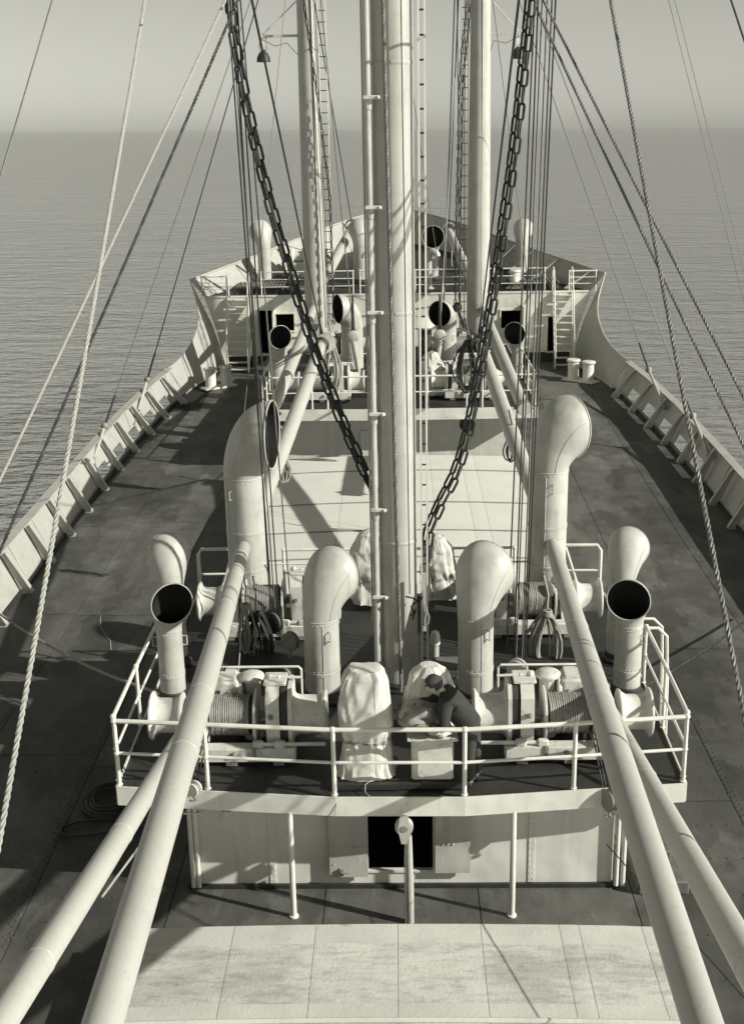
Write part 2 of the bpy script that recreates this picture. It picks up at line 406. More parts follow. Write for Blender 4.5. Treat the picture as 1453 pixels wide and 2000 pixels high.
holes = [pxrect(510, 535, 606, 690, YB), pxrect(540, 574, 613, 646, YB), pxrect(978, 1021, 606, 641, YB), pxrect(1068, 1084, 618, 690, YB), pxrect(716, 742, 606, 690, YB)]
holes = [(a, c, max(d, zd0+.45), e) for a, c, d, e in holes]
mb = MB(); wall_cells(mb, YB, -7.5, 7.5, zd0+.42, 4.10, holes, .1)
for s in (-1, 1): mb.add([(s*7.5, YB, zd0), (s*7.62, YB, zd0), (s*7.95, YB, 2.7), (s*8.4, YB, 4.1), (s*7.5, YB, 4.1)], [(0, 1, 2, 3, 4)])
mb.build('wall', 'white_paint', fh, ang=0, recalc=False)
MB().box((0, YB+.05, zd0+.2), (15.1, .12, .44)).build('coaming', 'dark_paint', fh)
MB().box((0, YB+1.8, 2.5), (13.4, .05, 3.1)).build('inner_shade_wall', 'dark_shade_lining', fh)  # near-black sheet: shade of the space behind the openings put into its colour
MB().box((0, YB+.02, 4.12), (16.6, .10, .07)).build('deck_edge', 'white_paint', fh)
for a, c, d, e in holes[:2]+holes[2:4]:
    f_ = MB()
    for x in (a-.03, c+.03): f_.box((x, YB-.02, (d+e)/2), (.06, .05, e-d+.12))
    for z in (d-.03, e+.03): f_.box(((a+c)/2, YB-.022, z), (c-a, .05, .06))
    f_.build('opening_frame', 'white_paint', fh)
for x in (holes[0][1]+.35, holes[3][0]-.8):
    MB().box((x-.33, YB-.4, 2.6), (.05, .8, 2.0)).build('door', 'white_paint', fh)
for z in (2.35,):
    MB().box((-4.3, YB-.05, z), (1.6, .06, .05)).build('shelf_bar', 'white_paint', fh)
    MB().box((4.8, YB-.05, z), (1.6, .06, .05)).build('shelf_bar', 'white_paint', fh)

def rail(name, label, posts, h=1.05, mids=(.55,), r=.022, closed=False, endcap=True, mat_='white_paint', rm=.017, cat='railing'):
    """posts: list of base points"""
    posts = [Vector(p) for p in posts]
    t = thing(name, label, cat, posts[0])
    for p in posts:
        q = MB(); q.cyl(p, p+V(0, 0, h), r, 8); q.ball(p+V(0, 0, h), r*1.55, 8)
        for k in mids: q.ball(p+V(0, 0, h*k), r*1.4, 8)
        q.lathe([(r*1.5, 0), (r*1.5, .012), (r, .02)], p, n=10)
        q.build('stanchion', mat_, t)
    MB().tube([p+V(0, 0, h) for p in posts], r*1.05, 8).build('top_rail', mat_, t)
    for k in mids: MB().tube([p+V(0, 0, h*k) for p in posts], rm, 8).build('mid_rail', mat_, t)
    return t
zf = FZ(53.3)
rail('guard_rail', 'white three-bar rail on forecastle edge left of the left kingpost', [(x, 53.35, zf) for x in (-5.9, -4.6, -3.3, -1.9)], 1.0, (.36, .68), .028, rm=.02)
rail('guard_rail', 'white three-bar rail on forecastle edge between the two kingposts', [(x, 53.35, zf) for x in (-1.6, -.5, .8, 2.0, 2.9)], 1.0, (.36, .68), .028, rm=.02)
rail('guard_rail', 'white three-bar rail on forecastle edge right of the right kingpost', [(x, 53.35, zf) for x in (3.2, 4.2, 5.4, 6.4)], 1.0, (.36, .68), .028, rm=.02)
rail('guard_rail', 'short white rail from left ladder head to forecastle bulwark', [(x, 53.35, zf) for x in (-7.35, -8.5)], .85, (.36, .68), .03, rm=.02)
rail('guard_rail', 'short white rail from right ladder head to forecastle bulwark', [(x, 53.35, zf) for x in (7.45, 8.6)], .85, (.36, .68), .03, rm=.02)

def steps(label, xa, xb, yb, zb, yt, zt, n):
    t = thing('companion_ladder', label, 'ladder', ((xa+xb)/2, yb, zb))
    for x in (xa, xb):
        MB().prism([V(x-.02, yb-.08, zb), V(x-.02, yb+.12, zb), V(x-.02, yt+.1, zt), V(x-.02, yt-.1, zt)], (.04, 0, 0)).build('stringer', 'white_paint', t)
        MB().tube([V(x, yb-.05, zb+.05), V(x, yb-.12, zb+1.0), V(x, yt-.15, zt+.95), V(x, yt+.1, zt+1.05), V(x, yt+.3, zt+.9), V(x, yt+.3, zt)], .028, 8).build('hand_rail', 'white_paint', t)
    for i in range(n):
        k = (i+.6)/n
        MB().box(((xa+xb)/2, lerp(yb, yt, k)-.02, lerp(zb, zt, k)), (xb-xa-.04, .22, .035)).build('tread', 'white_paint', t)
    return t
steps('white steel ladder up to the forecastle on the left', -7.35, -6.45, 51.9, sheer(51.9), 53.15, 4.1, 11)
steps('white steel ladder up to the forecastle on the right', 6.75, 7.55, 51.9, sheer(51.9), 53.15, 4.1, 11)
# foredeck gratings
for s in (-1, 1):
    t = thing('wooden_grating', 'dark slatted wooden grating on forecastle beside the %s bulwark' % ('left' if s < 0 else 'right'), 'grating', (s*6.3, 54.2, zf))
    for k in range(13):
        MB().box((s*(5.0+k*.17), 54.5, zf+.32+.02), (.09, 1.9, .05)).build('slat', 'wood', t)
    for dy in (-.75, .75): MB().box((s*6.0, 54.5+dy, zf+.285), (2.3, .08, .07)).build('bearer', 'wood', t)
    for dx in (5.0, 7.0):
        for dy in (-.75, .75): MB().box((s*dx, 54.5+dy, zf+.125), (.08, .08, .25)).build('leg', 'wood', t)

def bitts(label, c, rz, r=.17, h=.6, gap=.62, mt='white_paint'):
    t = thing('mooring_bitts', label, 'bitts', c); c = Vector(c)
    d = V(math.cos(rz), math.sin(rz), 0)
    MB().box(c+V(0, 0, .035), (gap+.75, .55, .07), rz).build('base_plate', mt, t)
    for q in (-.5, .5):
        MB().lathe([(r*1.12, .07), (r, .12), (r, h-.1), (r*1.05, h-.09), (r*1.28, h-.05), (r*1.28, h), (r*1.1, h+.03), (.001, h+.035)], c+d*gap*q, n=18).build('bollard', mt, t)
    return t
for s, nm, q in ((-1, 'left', (428, 757)), (1, 'right', (1133, 745))):
    c = atz(*q, .84); c = V(c.x, c.y, sheer(c.y)+.006)
    bitts('pair of white bollards on a plate beside the %s bulwark' % nm, c, R(38 if s < 0 else -42), .225, .85, .74)
bitts('pair of grey bollards on forecastle near left kingpost', (-4.2, 54.6, FZ(54.6)), R(5), .16, .7, .7, 'grey_steel')
bitts('pair of white bollards on forecastle near right kingpost', (5.3, 54.4, FZ(54.4)), R(70), .2, .75, .75)
# windlass on the forecastle
t = thing('anchor_windlass', 'pale anchor windlass with drum and canvas-topped frame on forecastle left', 'windlass', (-3.9, 57.5, FZ(57.5)))
zz = FZ(57.5)
MB().cbox((-3.9, 57.5, zz+.35), (1.9, 1.0, .7), .05).build('bed', 'winch_paint', t)
MB().lathe([(.42, 0), (.42, .08), (.26, .16), (.24, .5), (.3, .62), (.42, .66), (.42, .72)], (-4.9, 57.5, zz+.95), (1, 0, 0), 18).build('drum', 'winch_paint', t)
MB().lathe([(.45, 0), (.3, .1), (.22, .3), (.3, .5), (.42, .56), (.15, .6), (.12, .8), (.001, .82)], (-3.5, 57.4, zz+.7), n=18).build('capstan_head', 'winch_paint', t)
MB().cbox((-4.05, 57.6, zz+1.0), (.5, .8, .7), .05).build('gear_case', 'winch_paint', t)

# ================================================================== VENTILATORS
def cowl(label, base, r, hn, Rm, head, b=.18, mfac=1.35, mt='buff_paint', group=None, coll=True, handle=True, name='cowl_ventilator', hood_tex=None):
    """heading in degrees from +X towards +Y"""
    t = thing(name, label, 'ventilator', base, group); t.rotation_euler = (0, 0, R(head))
    keep = WL[t.name]; WL[t.name] = V(0, 0, 0)
    T = b+2*Rm; mx = r*mfac
    p = MB(); prof = [(r*1.08, 0), (r*1.08, .05), (r, .06)]
    for z in (.35, .62): prof += [(r, hn*z-.03), (r*1.03, hn*z-.025), (r*1.03, hn*z+.025), (r, hn*z+.03)] if z < .5 or hn > 2 else []
    prof += [(r, hn)]
    p.lathe(prof, (0, 0, 0), n=28, cap=False); p.build('pipe', mt, t)
    if coll:
        MB().lathe([(r*1.3, .002), (r*1.3, .05), (r*1.12, .07), (r*1.10, .14), (r*1.01, .16)], (0, 0, 0), n=24, cap=False).build('collar', 'dark_paint', t)
    n = 30
    def rings(k, t1=1.0):
        out_ = []
        for i in range(17):
            a = i/16*PI/2*t1
            B = V(-r+(mx+r)*(1-math.cos(a)), 0, hn+T*math.sin(a)); F = V(r+(mx-r)*(1-math.cos(a)), 0, hn+b*math.sin(a))
            c = (B+F)/2; u = (B-F)/2; w_ = r+(Rm-r)*math.sin(a)**1.35
            out_.append([c+u*k*math.cos(2*PI*j/n)+V(0, w_*k, 0)*math.sin(2*PI*j/n) for j in range(n)])
        return out_
    MB().loft(rings(1.0), False).build('cowl_hood', mt, t, ang=60)
    q = MB(); rr = rings(.965); q.loft(rr, False); q.add([p_ for p_ in rr[0]], [tuple(range(n))]); q.build('cowl_lining', 'dark_shade_lining', t, ang=60, recalc=False)  # lining's dark paint taken to black, the mouth's shade put into the colour
    MB().tube(rings(1.0)[-1], max(.010, Rm*.026), 8, closed=True).build('rim', mt, t)
    MB().tube(rings(1.003)[0], max(.008, r*.03), 6, closed=True).build('neck_band', mt, t)
    rg = rings(1.002)
    for j in (6, 24): MB().tube([r_[j] for r_ in rg], max(.006, r*.018), 5).build('hood_seam', mt, t)
    rvt = MB()
    for k in range(26):
        a_ = 2*PI*k/26
        for zz in (hn-.05, hn*.355+.05): rvt.ball((r*1.0*math.cos(a_), r*1.0*math.sin(a_), zz), .011, 5)
    tag(rvt.build('rivets', mt, t, ang=0), None, kind='stuff')
    MB().box((-r*.7, -r*.72, hn*.5), (.012, .012, hn*.94)).build('pipe_seam', mt, t)
    if handle:
        a_ = R(-115)
        for q_ in (R(-115), R(70)):
            cx_, cy_ = math.cos(q_), math.sin(q_); e = r*1.0; z0 = hn*.96-.1
            MB().tube([V(cx_*e, cy_*e, z0), V(cx_*(e+.07), cy_*(e+.07), z0), V(cx_*(e+.07), cy_*(e+.07), z0-.16), V(cx_*e, cy_*e, z0-.16)], .012, 6).build('handle', mt, t)
    WL[t.name] = keep
    return t
Z1 = 2.0       # near mast house deck
cowl('small ventilator with dark mouth towards the viewer, left end of near mast house', (-3.77, 18.35, Z1), .21, 1.25, .345, -62)
cowl('small ventilator with dark mouth towards the viewer, right end of near mast house', (3.75, 18.4, Z1), .22, 1.23, .345, -108)
cowl('small ventilator turned to the bow behind the left dark-mouthed one', (-3.98, 19.75, Z1), .225, 1.40, .38, 100)
cowl('small ventilator turned to the bow behind the right dark-mouthed one', (3.86, 19.75, Z1), .225, 1.46, .36, 62)
cowl('medium ventilator turned away, just left of the central mast', (-1.27, 18.35, Z1), .29, 1.42, .48, 52)
cowl('medium ventilator turned away with striped shadows, just right of the central mast', (1.25, 18.35, Z1), .29, 1.42, .49, 60)
cowl('tall ventilator post with black oval mouth facing right, left side', (-2.9, 22.0, Z1), .375, 2.80, .64, -7, .16, 1.55, name='ventilator_post')
cowl('tall ventilator post with mouth turned away to the right, right side', (2.83, 22.0, Z1), .365, 2.86, .60, 30, .16, 1.3, name='ventilator_post')
Z2 = 2.4       # far mast house deck
cowl('small far ventilator with dark mouth beside the left far booms', (-4.15, 41.6, Z2), .255, 1.28, .40, -62)
cowl('small far ventilator with dark mouth beside the right far booms', (4.25, 43.0, Z2), .20, 1.05, .40, -118)
cowl('wide far ventilator with patch of sun in its mouth, left of central mast', (-1.66, 44.6, Z2), .40, 1.66, .52, -155)
cowl('wide far ventilator with patch of sun in its mouth, right of central mast', (1.78, 44.0, Z2), .36, 1.60, .46, -122)
cowl('tall forecastle ventilator turned forward near the left bulwark', (-6.05, 56.4, FZ(56.4)), .30, 1.55, .52, 115)
cowl('forecastle ventilator with round black mouth right of the mast', (1.66, 56.4, FZ(56.4)), .24, 1.25, .50, -92)
cowl('forecastle ventilator left of the mast below the bow', (-1.6, 56.0, FZ(56)), .36, 1.65, .5, 100)
cowl('forecastle ventilator seen behind the right bundle of wires', (5.75, 57.0, FZ(57)), .28, 1.45, .46, 75)
def gooseneck(label, c, r, h, hd):
    c = Vector(c); d = V(math.cos(R(hd)), math.sin(R(hd)), 0); t = thing('gooseneck_vent', label, 'ventilator', c)
    pts = [c, c+V(0, 0, h*.8)]+[c+V(0, 0, h*.8)+d*(.22*(1-math.cos(a)))+V(0, 0, .22*math.sin(a)) for a in (.5, 1.0, 1.57, 2.1, 2.7, 3.1)]
    MB().tube(pts, r, 14).build('pipe', 'buff_paint', t)
    MB().lathe([(r*1.6, 0), (r*1.6, .04), (r, .06)], c, n=14).build('flange', 'buff_paint', t)
gooseneck('slim gooseneck vent in front of the black-mouthed forecastle ventilator', (1.4, 54.3, FZ(54.3)), .15, 1.75, -30)
gooseneck('slim gooseneck vent on forecastle just left of the mast', (-1.05, 54.3, FZ(54.3)), .14, 1.7, 210)
t = thing('mushroom_ventilator', 'white mushroom ventilator with wide cap behind the mast ladder', 'ventilator', (1.05, 46.3, Z2))
MB().lathe([(.33, 0), (.33, .05), (.26, .08), (.26, 1.35)], (1.05, 46.3, Z2), n=20).build('pipe', 'dark_paint', t)
MB().lathe([(.30, 1.3), (.72, 1.36), (.75, 1.42), (.55, 1.62), (.3, 1.74), (.001, 1.78)], (1.05, 46.3, Z2), n=28).build('cap', 'white_paint', t)

# ================================================================== MAST HOUSES
def fascia_deck(t, outline, z, drop, edge_mat='white_paint'):
    """outline: plan points (x,y), clockwise; deck sheet slightly below the coaming top"""
    P = [V(x, y, 0) for x, y in outline]; n = len(P)
    MB().prism([p+V(0, 0, z-.10) for p in P], (0, 0, .08)).build('deck_sheet', 'house_deck', t, ang=10)
    c = sum(P, V(0, 0, 0))/n
    for i in range(n):
        a, b_ = P[i], P[(i+1) % n]; d = (b_-a).normalized(); o_ = V(d.y, -d.x, 0)
        if o_.dot((a+b_)/2-c) < 0: o_ = -o_
        o_ *= .02
        MB().prism([a+V(0, 0, z-drop), b_+V(0, 0, z-drop), b_+V(0, 0, z+.03), a+V(0, 0, z+.03)], o_).build('edge_plate', edge_mat, t, ang=10)
# ---- near house
NH = thing('mast_house', 'white mast house in the foreground with open doorway and overhanging deck', 'deckhouse', (0, 18, 0))
YW = 15.9
hole = pxrect(717, 848, 1597, 1699, YW)
hole = (hole[0], hole[1], hole[2], 1.72)
mb = MB(); wall_cells(mb, YW, -3.14, 3.16, .07, 1.92, [hole], .06); mb.build('front_wall', 'white_paint', NH, ang=0, recalc=False)
for x in (-3.14, 3.16): MB().box((x, 19.2, .99), (.05, 6.5, 1.85)).build('side_wall', 'white_paint', NH)
MB().box((0, 22.45, .99), (6.3, .05, 1.85)).build('rear_wall', 'white_paint', NH)
MB().box((0, 19.2, .035), (6.5, 6.7, .07)).build('foot_coaming', 'dark_paint', NH)
MB().box((0, 19.5, 1.0), (6.1, .04, 1.8)).build('inner_shade_partition', 'dark_shade_lining', NH)  # near-black colour stands in for the shade inside the doorway
fascia_deck(NH, [(-4.08, 15.43), (-.92, 15.1), (.9, 15.08), (4.06, 15.42), (4.1, 19.3), (4.1, 22.85), (-4.1, 22.95), (-4.12, 19.3)], Z1, .27)
# rounded corners of the doorway and a frame
a, c, d, e = hole
f_ = MB()
for x in (a, c): f_.box((x, YW-.012, (d+e)/2), (.05, .03, e-d))
f_.box(((a+c)/2, YW-.014, d-.012), (c-a+.05, .03, .04)); f_.build('door_frame', 'white_paint', NH)
for sx, (x0, x1, y0, y1) in ((-1, (645, 716, 1595, 1712)), (1, (850, 919, 1597, 1704))):
    p = pxrect(x0, x1, y0, y1, YW-.10)
    dm = MB().box(((p[0]+p[1])/2, YW-.10, (p[2]+1.70)/2), (p[1]-p[0], .035, 1.70-p[2])).build('door_leaf', 'buff_paint', NH)
    bo = MB()
    zb = lerp(p[2], 1.7, .36)
    for k in (.22, .36, .5) if sx > 0 else (.5, .66, .84): bo.ball((lerp(p[0], p[1], k), YW-.122, zb), .018, 8)
    if sx < 0:
        for k in range(9): bo.ball((p[0]+.06, YW-.12, lerp(p[2]+.05, 1.65, k/8)), .012, 6)
    bo.build('bolt', 'buff_paint', dm)
    hx = p[0]+.18 if sx < 0 else p[1]-.14
    hz = p[2]+.1 if sx < 0 else 1.5
    MB().box((hx, YW-.14, hz), (.06, .05, .12)).tube([(hx, YW-.14, hz+.02), (hx-.0, YW-.2, hz+.03), (hx-.10*sx, YW-.2, hz+.02)], .013, 6).build('latch', 'grey_steel', dm)
for x in (-3.05, -2.97 , 3.22, 3.32):
    MB().cyl((x-.1 if x < 0 else x, YW-.07, .06), (x-.1 if x < 0 else x, YW-.07, 1.95), .036, 10).build('corner_pipe', 'white_paint', NH)
for x in (-3.1, 3.25):
    MB().box((x, YW-.09, 1.35), (.26, .05, .03)).build('pipe_clamp', 'white_paint', NH)
for x, nm in ((-1.58, 'left'), (1.60, 'right')):
    p = MB(); p.cyl((x, 15.17, .02), (x, 15.17, 1.75), .043, 12); p.lathe([(.07, 0), (.07, .02), (.045, .03)], (x, 15.17, .004), n=12)
    p.build('support_pillar', 'white_paint', NH)
for x in (-1.95, 1.95):
    MB().box((x, YW-.006, .98), (.09, .012, 1.8)).build('seam_strip', 'white_paint', NH)
    q = MB()
    for k in range(17): q.ball((x-.025, YW-.013, .14+k*.105), .010, 5).ball((x+.025, YW-.013, .14+k*.105), .010, 5)
    tag(q.build('seam_rivets', 'white_paint', NH, ang=0), None, kind='stuff')
for hx in (-.62, .62):
    for hz in (.55, 1.35): MB().box((hx, YW-.075, hz), (.14, .05, .05)).cyl((hx, YW-.10, hz-.06), (hx, YW-.10, hz+.06), .02, 8).build('hinge', 'winch_paint', NH)
MB().box((-2.6, YW-.02, 1.25), (.12, .04, .16)).build('cable_box', 'white_paint', NH)
MB().tube([V(-2.6, YW-.02, 1.32), V(-2.6, YW-.02, 1.75)], .012, 6).build('cable', 'white_paint', NH)
# wooden decking of the house front (dunnage by the right wall)
# sheave block on a rod before the doorway
t = thing('sheave_block', 'sheave block on a slim rod standing before the mast house doorway', 'block', (.10, 15.02, 0))
bt = atY(789, 1614, 15.02)
MB().tube([V(.12, 15.02, .01), V(.115, 15.02, bt.z*.35), V(.11, 15.02, bt.z-.15)], [.055, .062, .045], 12).build('rod', 'buff_paint', t)
MB().lathe([(.06, -.06), (.125, -.055), (.13, -.02), (.115, 0), (.13, .02), (.125, .055), (.06, .06)], bt+V(0, 0, .0), (0, 1, 0), 22).build('sheave', 'buff_paint', t)
MB().lathe([(.05, -.085), (.05, .085)], bt, (0, 1, 0), 10).build('pin', 'grey_steel', t)
MB().prism([bt+V(-.05, -.075, .22), bt+V(.05, -.075, .22), bt+V(.09, -.075, 0), bt+V(.04, -.075, -.24), bt+V(-.04, -.075, -.24), bt+V(-.09, -.075, 0)], (0, .015, 0)).build('cheek', 'buff_paint', t)
MB().tube([V(.05, 14.98, .01), V(.045, 14.97, bt.z*.6), V(.06, 14.97, bt.z-.1)], .009, 6).build('pull_wire', 'wire_grey', t)
# ---- railings of the near house
zr = Z1+.03
def px_on(x, y, z): p = atz(x, y, z); return p
front = [(-4.05, 15.47), (-2.75, 15.34), (-.93, 15.15), (.90, 15.13), (2.45, 15.29), (4.03, 15.47)]
rail('guard_rail', 'white pipe railing along the front edge of near mast house deck', [(x, y, zr) for x, y in front], 1.02, (.5,), .032, rm=.024)
rail('guard_rail', 'white pipe railing along the left side of near mast house deck', [(-4.09, 15.60, zr), (-4.11, 17.3, zr), (-4.11, 19.3, zr)], 1.02, (.5,), .030, rm=.022)
rail('guard_rail', 'white pipe railing along the right side of near mast house deck', [(4.06, 15.60, zr), (4.08, 17.1, zr), (4.09, 18.7, zr)], 1.02, (.5,), .030, rm=.022)
for x, nm, xo in ((4.2, 'right', .42),):
    t = thing('deck_ladder', 'white deck ladder with curved handrails at right side of near mast house', 'ladder', (4.3, 18.95, 0))
    for y in (18.75, 19.15):
        MB().tube([V(4.12, y, Z1+1.0), V(4.3, y, Z1+1.0), V(4.45, y, Z1+.85), V(4.5, y, Z1), V(4.55, y, .02)], .028, 8).build('hand_rail', 'white_paint', t)
    for k in range(6): MB().cyl((4.53-.006*k, 18.75, .3+k*.29), (4.53-.006*k, 19.15, .3+k*.29), .016, 6).build('rung', 'white_paint', t)
for s in (-1, 1):
    t = thing('guard_rail', 'white pipe railing at fore corner of near mast house, %s of the ventilator post' % ('left' if s < 0 else 'right'), 'railing', (s*4.0, 22.8, zr))
    MB().tube([V(s*4.0, 22.8, zr), V(s*4.0, 22.8, zr+.92), V(s*3.93, 22.8, zr+1.03), V(s*3.2, 22.82, zr+1.03)], .035, 8).build('top_rail', 'white_paint', t)
    MB().tube([V(s*4.0, 22.8, zr+.5), V(s*3.2, 22.82, zr+.5)], .024, 8).build('mid_rail', 'white_paint', t)
    MB().tube([V(s*3.3, 22.82, zr+1.0), V(s*3.62, 22.82, zr)], .028, 8).build('brace', 'white_paint', t)
t = rail('guard_rail', 'white pipe railing along fore edge of near mast house before the hatch', [(x, 22.85, zr) for x in (-2.3, -.85, .85, 2.3)], .98, (.5,), .028, rm=.02)
# ---- far house
FH = thing('mast_house', 'white far mast house between the middle hatch and the forecastle', 'deckhouse', (0, 42, sheer(42)))
zb = sheer(39)-.02
MB().box((0, 38.95, (zb+2.2)/2), (7.4, .06, 2.2-zb)).build('front_wall', 'white_paint', FH)
for x in (-3.7, 3.7): MB().box((x, 44.3, 1.3), (.05, 10.7, 2.0)).build('side_wall', 'white_paint', FH)
fascia_deck(FH, [(-4.3, 38.2), (-.9, 38.08), (.9, 38.08), (4.45, 38.15), (4.5, 50.0), (-4.45, 50.0)], Z2, .34)
MB().lathe([(.23, -.012), (.25, 0), (.23, .012)], (atY(912, 829, 38.9)), (0, 1, 0), 20).build('port_cover', 'dark_paint', FH)
MB().box((-.78, 38.86, .95), (.9, .1, 1.2)).build('wall_locker', 'white_paint', FH)
z2r = Z2+.03
rail('guard_rail', 'white railing on the near edge of the far mast house', [(x, 38.25, z2r) for x in (-4.2, -2.75, -2.25, -.85, .95, 2.2, 2.7, 4.35)], 1.02, (.5,), .030, rm=.022)
rail('guard_rail', 'white railing down the right side of the far mast house', [(4.4, y, z2r) for y in (38.4, 40.6, 42.8, 45)], 1.02, (.5,), .028, rm=.02)
rail('guard_rail', 'white railing down the left side of the far mast house', [(-4.35, y, z2r) for y in (38.4, 40.6, 42.8, 45)], 1.02, (.5,), .028, rm=.02)

# ================================================================== HATCHES
def hatch(label, x0, x1, y0, y1, z0, z1, mt, tmat, seams_x, seams_y, camber=.10, clean=None):
    t = thing('cargo_hatch', label, 'hatch', (0, (y0+y1)/2, z0))
    MB().box(((x0+x1)/2, (y0+y1)/2, (z0+z1)/2-.06), (x1-x0-.1, y1-y0-.1, z1-z0-.1)).build('coaming', 'white_paint', t)
    def zc(x): return z1+camber*(1-((x-(x0+x1)/2)/((x1-x0)/2))**2)
    X = [x0]+seams_x+[x1]; Yc = [y0]+seams_y+[y1]
    for j in range(len(Yc)-1):
        for i in range(len(X)-1):
            rings = []; nx = 4; ny = max(3, int((Yc[j+1]-Yc[j])/.18)); rs = noise.random()
            a0, a1 = X[i]+.003*(i > 0), X[i+1]-.003*(i < len(X)-2); b0, b1 = Yc[j], Yc[j+1]
            vs = []; fs = []
            nx = max(4, int((a1-a0)/.18))
            for q in range(ny+1):
                for k in range(nx+1):
                    x = lerp(a0, a1, k/nx); y = lerp(b0, b1, q/ny)
                    w_ = .008*noise.noise(V(x*1.1, y*1.6, 3.1))+.005*noise.noise(V(x*3.2, y*3.8, 7))+.004*abs(noise.noise(V(x*2.1, y*6.5, 9)))
                    u = min(k, nx-k)/nx*2; v = min(q, ny-q)/ny*2
                    drop_ = -.003*(1-min(1, u*2.5))**2
                    vs.append(V(x, y, zc(x)+w_+drop_))
            for q in range(ny):
                for k in range(nx): fs.append((q*(nx+1)+k, q*(nx+1)+k+1, (q+1)*(nx+1)+k+1, (q+1)*(nx+1)+k))
            MB().add(vs, fs).build('tarpaulin_panel', clean[0] if clean and j in clean[1] else tmat, t, ang=60, recalc=False)
    # dark underlay seen in the seams
    vs = []; n = 16
    for y in (y0+.02, y1-.02):
        for k in range(n+1): x = lerp(x0+.02, x1-.02, k/n); vs.append(V(x, y, zc(x)-.035))
    MB().add(vs, [(k, k+1, n+2+k, n+1+k) for k in range(n)]).build('seam_underlay', 'seam_thread', t, ang=0)
    # hanging edge of the tarpaulin
    for y, d in ((y0, -.004), (y1, .004)):
        vs = []
        for k in range(n+1): x = lerp(x0, x1, k/n); vs += [V(x, y+d, zc(x)), V(x, y+d, z1-.32)]
        MB().add(vs, [(2*k, 2*k+2, 2*k+3, 2*k+1) for k in range(n)]).build('tarpaulin_skirt', tmat, t)
    for x, d in ((x0, -.004), (x1, .004)): MB().add([(x+d, y0, z1), (x+d, y1, z1), (x+d, y1, z1-.32), (x+d, y0, z1-.32)], [(0, 1, 2, 3)]).build('tarpaulin_skirt', tmat, t)
    return t
hatch('stained canvas covered hatch along the bottom of the picture', -3.42, 3.4, 3.0, 13.9, 0.0, .74, None, 'worn_tarpaulin',
      [-2.25, -1.15, -.05, 1.05, 2.1, 2.36, 3.2], [12.35, 13.5], .06, clean=('tarpaulin', (0, 2)))
zh = sheer(31)
hatch('bright white hatch cover between the two mast houses', -3.75, 3.75, 24.6, 36.3, zh, 1.22+zh*.5, None, 'hatch_canvas',
      [-1.55, -.4, .95, 1.9, 2.3], [27.0, 29.0, 31.4, 34.6], .10)
ht = [o for o in bpy.data.objects if o.name.startswith('cargo_hatch')]
for y in (26.95, 28.95, 31.35, 34.55):
    MB().tube([V(lerp(-3.7, 3.7, k/12), y, 1.22+zh*.5+.012+.10*(1-(lerp(-1, 1, k/12))**2)) for k in range(13)], .022, 6).build('batten_wire', 'grey_steel', ht[1])
MB().tube([V(lerp(-3.4, 3.4, k/12), 12.02, .74+.03+.06*(1-(lerp(-1, 1, k/12))**2)) for k in range(13)], .035, 8).build('locking_bar', 'tarpaulin', ht[0])

# ================================================================== MASTS AND POSTS
ZT = 20.0
mast = thing('mast', 'thick central steel mast rising from the near mast house', 'mast', (0, 18.8, Z1))
MB().lathe([(.34, 0), (.34, .05), (.305, .09), (.305, 18.0)], (0, 18.8, Z1), n=40).build('mast_tube', 'mast_paint', mast)
MB().lathe([(.40, 0), (.40, .03), (.36, .04), (.36, .10), (.315, .14)], (0, 18.8, Z1), n=32, cap=False).build('foot_ring', 'dark_paint', mast)
cp = [atY(x, y, 18.6) for x, y in ((716, 12), (721, 190), (727, 405), (732, 700), (738, 995), (743, 1165))]
px_ = -.36
pipe = MB().tube([V(px_, 18.62, ZT), V(px_, 18.62, Z1+.35), V(px_-.02, 18.6, Z1+.2), V(px_-.12, 18.56, Z1+.03)], .055, 12).build('conduit_pipe', 'buff_paint', mast)
MB().cyl((px_-.075, 18.68, Z1+1.2), (px_-.075, 18.68, ZT), .016, 10).build('conduit_pipe', 'buff_paint', mast)
for y in (190, 405, 610, 808, 995, 1165):
    z = atY(735, y, 18.6).z
    MB().cbox((px_+.06, 18.56, z), (.26, .05, .055), .012).ball((px_+.15, 18.52, z), .03, 8).build('pipe_clamp', 'winch_paint', mast)
    MB().lathe([(.066, -.05), (.07, -.03), (.07, .03), (.066, .05)], (px_, 18.62, z-.12), n=12).build('pipe_joint', 'buff_paint', mast)
for z in (4.6, 8.3, 11.9): MB().lathe([(.306, -.03), (.312, -.02), (.312, .02), (.306, .03)], (0, 18.8, z), n=36, cap=False).build('weld_band', 'mast_paint', mast)

